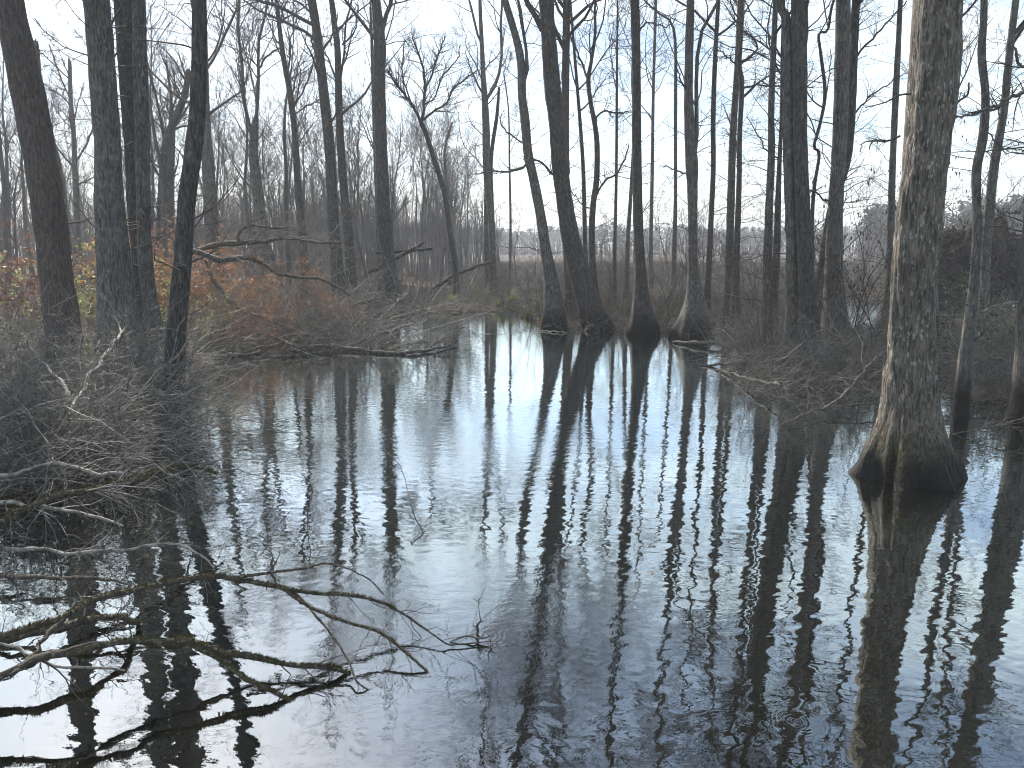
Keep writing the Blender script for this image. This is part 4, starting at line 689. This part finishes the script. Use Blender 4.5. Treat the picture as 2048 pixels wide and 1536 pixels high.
# main mossy arch, lower left
r_, S, L0, rg = branchy('fallen_branch', 'long mossy branch arching over the water and forking into drooping arms', [(-160, 1350, 20, .30), (0, 1272, 17, .42), (120, 1240, 16, .48), (156, 1220, 15, .50), (200, 1196, 14, .52), (268, 1176, 14, .53), (366, 1160, 13, .50), (447, 1153, 13, .47), (513, 1162, 12, .42), (567, 1178, 10, .37), (621, 1187, 8, .34), (692, 1189, 7, .28), (759, 1203, 6, .2), (813, 1228, 5.5, .13), (871, 1272, 5, .06), (905, 1288, 4, .02), (985, 1281, 2.5, .02)], M_mossb, 'branch', GM, seed=1)
s1 = child_stem(r_, L0, [(567, 1178, 7, .37), (616, 1212, 6.5, .31), (683, 1241, 6, .23), (759, 1265, 6, .15), (817, 1310, 5, .07), (866, 1354, 4, -.02)], M_mossb, 2)
s2 = child_stem(r_, L0, [(560, 1176, 6, .38), (594, 1190, 5, .34), (634, 1234, 5, .25), (670, 1279, 4.5, .17), (697, 1323, 4, .09), (715, 1364, 4, .04), (748, 1386, 3, -.02)], M_mossb, 3)
s3 = child_stem(r_, L0, [(480, 1154, 7, .46), (554, 1143, 6, .45), (612, 1136, 5, .43), (648, 1127, 4, .42), (683, 1133, 3.5, .38), (737, 1158, 3, .28), (768, 1190, 2.5, .2)], M_mossb, 4)
twigs(r_, np.vstack([S[::3], s1[::3], s2[::3], s3[::3]])[:0] if False else S[40:], L0, rg, 12, .42, M_twigd, .0022, 2, -.01)
g = Geo()
for s_ in (s1, s2, s3):
    a, ar = grow(s_[None, ::4, :3], s_[None, ::4, 3], rg, 6, .2, 1, .3, .7, 6, -.01, .2, .45, .0018); g.tubes(a, ar, 3); b, br = grow(a, ar, rg, 3, .2, 1, .5, .7, 4, 0, .2, .6, .0012, True); g.tubes(b, br, 3)
g.build('twigs', M_twigd, r_, L0)
moss(r_, S[:int(len(S)*.8)], L0, rg, 3600, .014); moss(r_, s1, L0, rg, 900, .010)
r_, S, L0, rg = branchy('fallen_branch', 'short thick mossy branch ending just above the dark reflections at lower left', [(-160, 1300, 26, .22), (0, 1279, 23, .26), (67, 1261, 22, .28), (147, 1241, 20, .28), (210, 1233, 17, .24), (255, 1240, 14, .14), (276, 1250, 11, .0), (290, 1262, 9, -.08)], M_mossb, 'branch', GM, seed=5); moss(r_, S, L0, rg, 2000, .012); twigs(r_, S, L0, rg, 4, .35, M_twigd, .002, 1)
r_, S, L0, rg = branchy('fallen_branch', 'forked brown branch dipping two tips into the water at the bottom left', [(-160, 1400, 22, .30), (0, 1355, 20, .34), (80, 1328, 19, .36), (170, 1301, 18, .37), (268, 1286, 17, .34), (340, 1281, 17, .32), (375, 1281, 16, .30), (424, 1300, 14, .25), (500, 1317, 14, .19), (558, 1331, 13, .13), (625, 1335, 12, .08), (680, 1340, 11, .03), (712, 1350, 8, -.03)], M_mossb, 'branch', GM, seed=6)
s1 = child_stem(r_, L0, [(375, 1283, 12, .30), (402, 1298, 11, .26), (447, 1323, 10, .19), (491, 1357, 10, .11), (536, 1378, 9, .06), (598, 1410, 7, -.03)], M_mossb, 7)
moss(r_, S[int(len(S)*.3):], L0, rg, 3200, .013); moss(r_, s1, L0, rg, 1500, .009); twigs(r_, S, L0, rg, 5, .4, M_twigd, .002, 1)
r_, S, L0, rg = branchy('fallen_branch', 'pale slim branch crossing over the forked brown one at lower left', [(-120, 1300, 9, .42), (0, 1289, 9, .43), (36, 1294, 9, .42), (80, 1314, 9, .38), (125, 1332, 9, .32), (188, 1335, 8, .28), (250, 1341, 5, .22)], M_pale, 'branch', GM, seed=8)
r_, S, L0, rg = branchy('fallen_branch', 'thin steep branch joining the mossy arch to the forked branch', [(20, 1352, 12, .36), (60, 1315, 12, .40), (90, 1282, 11, .44), (130, 1240, 10, .49), (150, 1205, 6, .52)], M_mossb, 'branch', GM, seed=9)
r_, S, L0, rg = branchy('fallen_branch', 'bleached twig-ended branch lying level above the mossy arch', [(-160, 1095, 12, .40), (0, 1099, 12, .42), (89, 1100, 11, .43), (179, 1104, 11, .43), (286, 1096, 10, .43), (357, 1092, 9, .42), (393, 1108, 8, .38), (429, 1136, 5, .32)], M_pale, 'branch', GM, seed=10); twigs(r_, S, L0, rg, 9, .5, M_bramble, .0025, 2, .02)
r_, S, L0, rg = branchy('fallen_branch', 'dark branch lying just below the bleached level one', [(-160, 1150, 12, .30), (0, 1156, 12, .32), (67, 1156, 11, .33), (156, 1154, 10, .33), (214, 1158, 8, .32), (262, 1170, 5, .28)], M_mossb, 'branch', GM, seed=11); twigs(r_, S, L0, rg, 6, .4, M_twigd, .0022, 1)
r_, S, L0, rg = branchy('fallen_branch', 'mossy branch climbing across the front of the bramble bank', [(-150, 1120, 18, .55), (0, 1051, 17, .62), (58, 1015, 17, .66), (110, 997, 16, .68), (156, 984, 15, .68), (268, 962, 14, .66), (339, 939, 12, .64), (380, 935, 8, .6), (430, 945, 5, .5)], M_mossb, 'branch', GM, seed=12); moss(r_, S, L0, rg, 4200, .016); twigs(r_, S, L0, rg, 12, .6, M_bramble, .0025, 2, 0, .4)
r_, S, L0, rg = branchy('fallen_branch', 'bleached branch sloping down across the foot of the bramble bank', [(-120, 990, 13, .5), (0, 1004, 13, .48), (89, 1015, 11, .45), (179, 1029, 10, .40), (246, 1051, 6, .33)], M_pale, 'branch', GM, seed=13); twigs(r_, S, L0, rg, 9, .5, M_bramble, .0025, 1)
r_, S, L0, rg = branchy('fallen_branch', 'bleached humped branch in the bramble bank above the sloping one', [(-100, 962, 12, .6), (0, 955, 12, .62), (50, 945, 12, .66), (89, 928, 11, .70), (147, 932, 11, .68), (201, 948, 11, .62), (245, 945, 8, .6)], M_pale, 'branch', GM, seed=14); twigs(r_, S, L0, rg, 8, .5, M_bramble, .0025, 1)
GP_ = 'bleached stems standing in the bramble bank'
r_, S, L0, rg = branchy('dead_branch', 'bleached crooked stem with flaking bark standing in the brambles', [(40, 985, 12, .15), (65, 925, 13, .35), (103, 878, 13, .6), (126, 810, 14, .95), (138, 783, 13, 1.05), (128, 768, 8, 1.1), (100, 738, 7, 1.2), (78, 718, 5, 1.28), (55, 680, 4, 1.4)], M_pale, 'dead branch', GP_, seed=15); twigs(r_, S, L0, rg, 10, .6, M_bramble, .003, 2)
r_, S, L0, rg = branchy('dead_branch', 'tall pale leaning stem with a forked tip in front of the smooth grey tree', [(90, 900, 10, .5), (130, 840, 11, .75), (178, 759, 11, 1.05), (196, 735, 11, 1.15), (212, 708, 11, 1.25), (236, 676, 9, 1.38), (254, 652, 5, 1.48)], M_pale, 'dead branch', GP_, seed=16); child_stem(r_, L0, [(243, 668, 4, 1.42), (238, 650, 4, 1.47), (229, 632, 3, 1.52)], M_pale, 17); twigs(r_, S, L0, rg, 8, .6, M_bramble, .003, 2)
r_, S, L0, rg = branchy('dead_branch', 'grey bent stem at the far left of the brambles', [(-20, 900, 14, .5), (0, 882, 14, .6), (34, 834, 13, .8), (52, 815, 11, .88), (61, 786, 10, 1.0), (52, 762, 4, 1.1)], M_log, 'dead branch', GP_, seed=18); twigs(r_, S, L0, rg, 8, .5, M_bramble, .003, 2)
# arching vines over the brambles
g = Geo(); rg = RNG(61)
for k in range(140):
    p0 = at_z(rg.uniform(-100, 360), rg.uniform(780, 980), rg.uniform(.1, .6)); a = rg.uniform(-.9, .9) if rg.random() < .7 else rg.uniform(0, 6.28); L = rg.uniform(1., 2.6); hgt = rg.uniform(.1, .55); tt = np.linspace(0, 1, 14)[:, None]
    Pv = p0+tt*L*np.array([math.cos(a), .6*math.sin(a), 0])+np.array([0, 0, 1])*(4*tt*(1-tt)*hgt+tt*rg.uniform(-.3, .5))+rg.normal(0, .012, (14, 3)); Pv = Pv[Pv[:, 2] > .01] if (Pv[:, 2] > .01).all() else np.maximum(Pv, [-99, -99, .02]); g.tubes(Pv[None], np.linspace(.0075, .002, 14)[None]*rg.uniform(.6, 1.2), 5)
    if k % 2: b, br = grow(Pv[None], np.full((1, 14), .004), rg, 5, .2, 1, .35, .7, 5, 0, .2, .6, .0018); g.tubes(b, br, 3)
tag(g.build('arching_vines', M_pale), 'pale vines arching over the bramble bank toward the pool', 'vines', kind='stuff')
# logs at the back of the pool
GL = 'fallen logs on the banks'
def log(label, pts, m=M_log, kids=0, seed=0, L=.8, mt=None, dp=None):
    r_, S, L0, rg = branchy('fallen_log', label, pts, m, 'log', GL, seed=seed, sides=12, dp=dp)
    if kids: twigs(r_, S, L0, rg, kids, L, mt or M_twig, .006, 2, .02)
log('pale broken log poking up out of the water at the back left of the pool', [(742, 655, 7, -.1), (775, 622, 8, .25), (812, 588, 9, .62)], M_pale, 0, 20)
log('long log lying at the back edge of the pool left of the sedges', [(640, 628, 12, .08), (735, 604, 11, .22), (810, 608, 10, .18), (860, 620, 9, .12), (925, 622, 7, .08)], M_log, 5, 21)
log('second thin log behind the long one at the back of the pool', [(735, 612, 7, .2), (820, 600, 7, .3), (880, 590, 8, .4), (905, 582, 8, .45)], M_log, 3, 22)
log('diagonal dead log propped up over the brush beside the stout forked tree', [(738, 545, 10, .9), (772, 528, 12, 1.2), (815, 503, 12, 1.8), (848, 484, 9, 2.2)], M_bark2, 0, 23, dp=606)
log('shorter dead log crossing behind the propped diagonal one', [(752, 506, 8, 1.9), (800, 504, 9, 1.9), (862, 498, 8, 2.0)], M_bark2, 0, 24, dp=602)
log('dark log slanting up to the right toward the twin-limbed centre tree', [(868, 578, 10, .5), (905, 552, 10, .8), (940, 538, 10, 1.1), (982, 524, 9, 1.4)], M_bark2, 0, 25, dp=604)
log('pale curved log tucked in the sedges behind the cone-footed tree', [(1028, 612, 7, .15), (1042, 600, 8, .28), (1062, 606, 8, .2), (1075, 610, 7, .15)], M_pale, 0, 26)
log('pale log lying at the waterline left of the cone-footed tree', [(1045, 618, 12, .18), (1070, 611, 12, .22), (1095, 604, 8, .3)], M_pale, 0, 27)
log('thin pale stick floating in front of the cone-footed tree', [(1080, 661, 3, .02), (1110, 664, 4, .02), (1160, 667, 3, .01)], M_pale, 0, 28)
log('dark log bridging from the islet toward the braided double tree', [(1345, 684, 7, .03), (1400, 686, 12, .1), (1450, 688, 14, .14), (1510, 700, 16, .2)], M_log, 4, 29)
log('dark branch trailing off the islet into the pool', [(1395, 733, 5, .0), (1440, 729, 8, .06), (1490, 728, 9, .14), (1530, 735, 9, .2)], M_log, 7, 30, .7, M_twigd)
log('dark limb hanging low from the islet tip over the pool', [(1400, 735, 3, -.02), (1455, 745, 6, .05), (1500, 760, 8, .15), (1560, 770, 8, .3)], M_log, 8, 31, .9, M_twigd)
log('bleached branch lying across the front of the islet', [(1570, 745, 4, .3), (1640, 742, 5, .35), (1700, 728, 6, .4), (1775, 712, 6, .5)], M_pale, 9, 32, .6, M_bramble)
log('pale branch slanting down from the giant tree to the islet water', [(1645, 818, 3, .12), (1690, 783, 5, .3), (1740, 728, 6, .6), (1790, 690, 5, .85)], M_pale, 8, 33, .6, M_bramble)
log('thin branch reaching over the water just left of the giant tree foot', [(1560, 850, 2.5, .05), (1640, 818, 4, .12), (1700, 812, 5, .15), (1780, 800, 5, .2)], M_log, 9, 34, .7, M_twigd)
log('long bare branch reaching left behind the giant trunk above the right bank', [(1868, 630, 4, .9), (1935, 628, 6, .95), (1990, 612, 8, 1.05), (2070, 600, 9, 1.15)], M_pale, 10, 35, .8, M_bramble, dp=740)
log('pale stick sloping down to the right on the bank beside the wavy tree', [(1935, 652, 6, .9), (1985, 680, 7, .7), (2040, 702, 7, .5)], M_pale, 5, 36, .5, M_bramble)
log('long thin branch lying along the right bank edge above the water', [(1872, 812, 3, .08), (1940, 808, 4, .12), (2000, 800, 4, .18), (2090, 812, 5, .15)], M_log, 9, 37, .6, M_bramble)
log('dead branch drooping to the water right of the giant tree', [(1905, 868, 2.5, .0), (1960, 858, 4, .12), (2020, 845, 5, .22), (2090, 820, 6, .35)], M_mossb, 8, 38, .6, M_twigd)
# fallen crown, left of the pool
GF = 'fallen tree limbs over the left bank'
def fall(label, pts, kids, seed, L=1.2, m=None, dp=None):
    r_, S, L0, rg = branchy('fallen_limb', label, pts, m or M_log, 'branch', GF, seed=seed, sides=10, dp=dp); twigs(r_, S, L0, rg, int(kids*1.8), L, M_twig, .006, 2, .0)
fall('long arching fallen limb above the orange shrubs', [(385, 505, 10, 2.2), (430, 490, 12, 2.5), (478, 487, 12, 2.6), (520, 485, 9, 2.65), (600, 478, 7, 2.8), (680, 485, 5, 2.7)], 16, 51, 1.6, dp=700)
fall('lower fallen limb drooping right from the dark bank-edge tree', [(395, 504, 12, 2.3), (450, 518, 12, 2.1), (505, 517, 11, 2.1), (560, 545, 8, 1.7), (640, 560, 6, 1.4), (700, 590, 4, 1.0)], 16, 52, 1.5, dp=705)
fall('upright broken limb curling off the arching one', [(478, 487, 8, 2.6), (478, 468, 7, 2.9), (500, 452, 6, 3.1), (540, 455, 5, 3.1), (590, 452, 3, 3.2)], 9, 53, 1.1, dp=700)
fall('dark limb curving down to the pool through the orange leaves', [(410, 520, 6, 2.0), (432, 570, 9, 1.5), (455, 600, 10, 1.1), (500, 625, 9, .7), (560, 648, 7, .4), (620, 672, 5, .2)], 14, 54, 1.2, dp=690)
fall('bleached fallen limb lying on the water in front of the left bank', [(542, 672, 5, .35), (590, 690, 8, .2), (640, 692, 8, .15), (700, 690, 7, .12), (745, 672, 6, .22), (800, 655, 5, .3), (860, 640, 3, .35)], 16, 55, 1.0, M_pale)
fall('second bleached limb just under the first at the pool edge', [(385, 703, 4, .2), (440, 712, 5, .12), (540, 690, 6, .2), (620, 680, 5, .25), (720, 690, 4, .1)], 14, 56, .8, M_pale)
fall('dark twiggy limb half sunk at the tip of the left bank', [(660, 690, 9, .12), (720, 700, 10, .06), (790, 706, 9, .05), (850, 700, 7, .08), (915, 690, 4, .04)], 22, 57, .9)
fall('fine dead limb with curling twigs standing out of the pool', [(845, 705, 5, .0), (880, 680, 5, .25), (905, 662, 4, .4), (930, 655, 3, .45)], 12, 58, .7)
fall('dark dead limb among shrubs behind the bleached ones', [(600, 640, 8, .6), (680, 620, 8, .8), (742, 598, 7, 1.0), (800, 560, 5, 1.5)], 14, 59, 1.3, dp=640)
# twigs standing in the near water
GW = 'twigs sticking out of the near water'
def wt(label, pts, kids, seed, L=.3, m=M_twigd): r_, S, L0, rg = branchy('water_twig', label, pts, m, 'twig', GW, seed=seed, sides=6, ends=False); twigs(r_, S, L0, rg, kids, L, m, .0016, 1, .02)
wt('wiry twig curling up from the water between the left and centre reflections', [(622, 1115, 2, -.02), (612, 1040, 3, .22), (622, 980, 3, .42), (606, 950, 2, .5)], 5, 71)
wt('thin twig rising from the water in front of the stout tree reflection', [(850, 1072, 3, -.02), (828, 1025, 3, .15), (805, 950, 2, .38), (775, 905, 2, .5)], 7, 72)
wt('dark knobbed twig stub standing in the middle of the pool', [(958, 1278, 8, -.02), (957, 1255, 7, .07), (960, 1235, 2.5, .14), (958, 1195, 1.5, .25)], 3, 73, .12)
wt('zigzag twig beside the knobbed stub in the middle of the pool', [(900, 1285, 3, .0), (955, 1275, 4, .03), (985, 1278, 4, .03), (975, 1305, 3, .0)], 4, 74, .15)
wt('small dark twig stub hanging over the mossy arch', [(552, 1168, 4, .36), (550, 1135, 8, .44), (545, 1108, 3, .52), (520, 1070, 1.6, .6)], 3, 75, .2)
wt('fine twig leaning in the water left of the giant tree reflection', [(1800, 965, 3, -.02), (1815, 930, 3, .12), (1835, 900, 2, .25), (1860, 868, 1.5, .38)], 2, 76, .15)

# ------------------------------------------------------------------ uprooted root ball on the right
def root_ball():
    rng = RNG(91); cx, cy_, _ = at_z(1990, 640, 0); cy_ += 1.5; root = empty('root_ball', (cx, cy_, 0), 'dark uprooted root mass bristling with roots behind the two right trees', 'root mass'); L0 = np.array([0, 0, 0])
    n, m_ = 90, 48; u = np.linspace(0, 2*math.pi, n, endpoint=False); v_ = np.linspace(-.2, math.pi/2, m_); U, Vv = np.meshgrid(u, v_); s = cy_/25.
    r = 1+.10*np.sin(3*U+1)+.08*np.sin(5*U+4*Vv)+.06*np.sin(9*U-7*Vv+2)+.05*np.sin(17*U+11*Vv)+.03*rng.normal(size=U.shape)
    X = 2.55*s*np.cos(U)*np.cos(Vv)*r; Y_ = .9*s*np.sin(U)*np.cos(Vv)*r; Z = 2.55*s*np.sin(Vv)**.8*r if False else 2.5*s*np.sign(np.sin(Vv))*np.abs(np.sin(Vv))**.7*r
    P = np.stack([X, Y_, Z], -1).reshape(-1, 3); b = (np.arange(m_-1)*n)[:, None]; j = np.arange(n); j2 = (j+1) % n; g = Geo(); g.add(P, np.stack([b+j, b+j2, b+n+j2, b+n+j], -1).reshape(-1, 4)); g.build('soil_mass', M_soil, root)
    k = rng.integers(0, len(P), 420); p0 = P[k]*.92; d = norm(p0*[1, 1.2, 1]+rng.normal(0, .5, (420, 3))); K = 7; Q = np.zeros((420, K, 3)); Q[:, 0] = p0; st = (s*rng.uniform(.05, .22, 420))[:, None]
    for q in range(1, K): Q[:, q] = Q[:, q-1]+d*st; d = norm(d+rng.normal(0, .3, (420, 3))+[0, 0, -.12])
    ok = Q[:, -1, 2] > .02; g = Geo(); Rr = rng.uniform(.008, .04, 420)[:, None]*np.linspace(1, .25, K)[None]; g.tubes(Q[ok], Rr[ok], 5); a, ar = grow(Q[ok], Rr[ok], rng, 4, .2, 1, .5, .7, 4, -.02, .25, .5, .004, True); g.tubes(a, ar, 3); g.build('roots', M_twigd, root)
root_ball()

# ------------------------------------------------------------------ haze
bpy.ops.mesh.primitive_cube_add(size=1, location=(0, 640, 17)); hz_ = bpy.context.object; hz_.name = 'haze'; hz_.scale = (2300, 1400, 37.4)
mh = bpy.data.materials.new('swamp_haze'); mh.use_nodes = True; t = mh.node_tree; t.nodes.clear()
pv = nd(t, 'ShaderNodeVolumePrincipled', {'Color': (.88, .93, 1., 1), 'Density': .0011, 'Anisotropy': .1}); mo = nd(t, 'ShaderNodeOutputMaterial'); t.links.new(pv.outputs[0], mo.inputs['Volume'])
hz_.data.materials.append(mh); tag(hz_, kind='stuff')
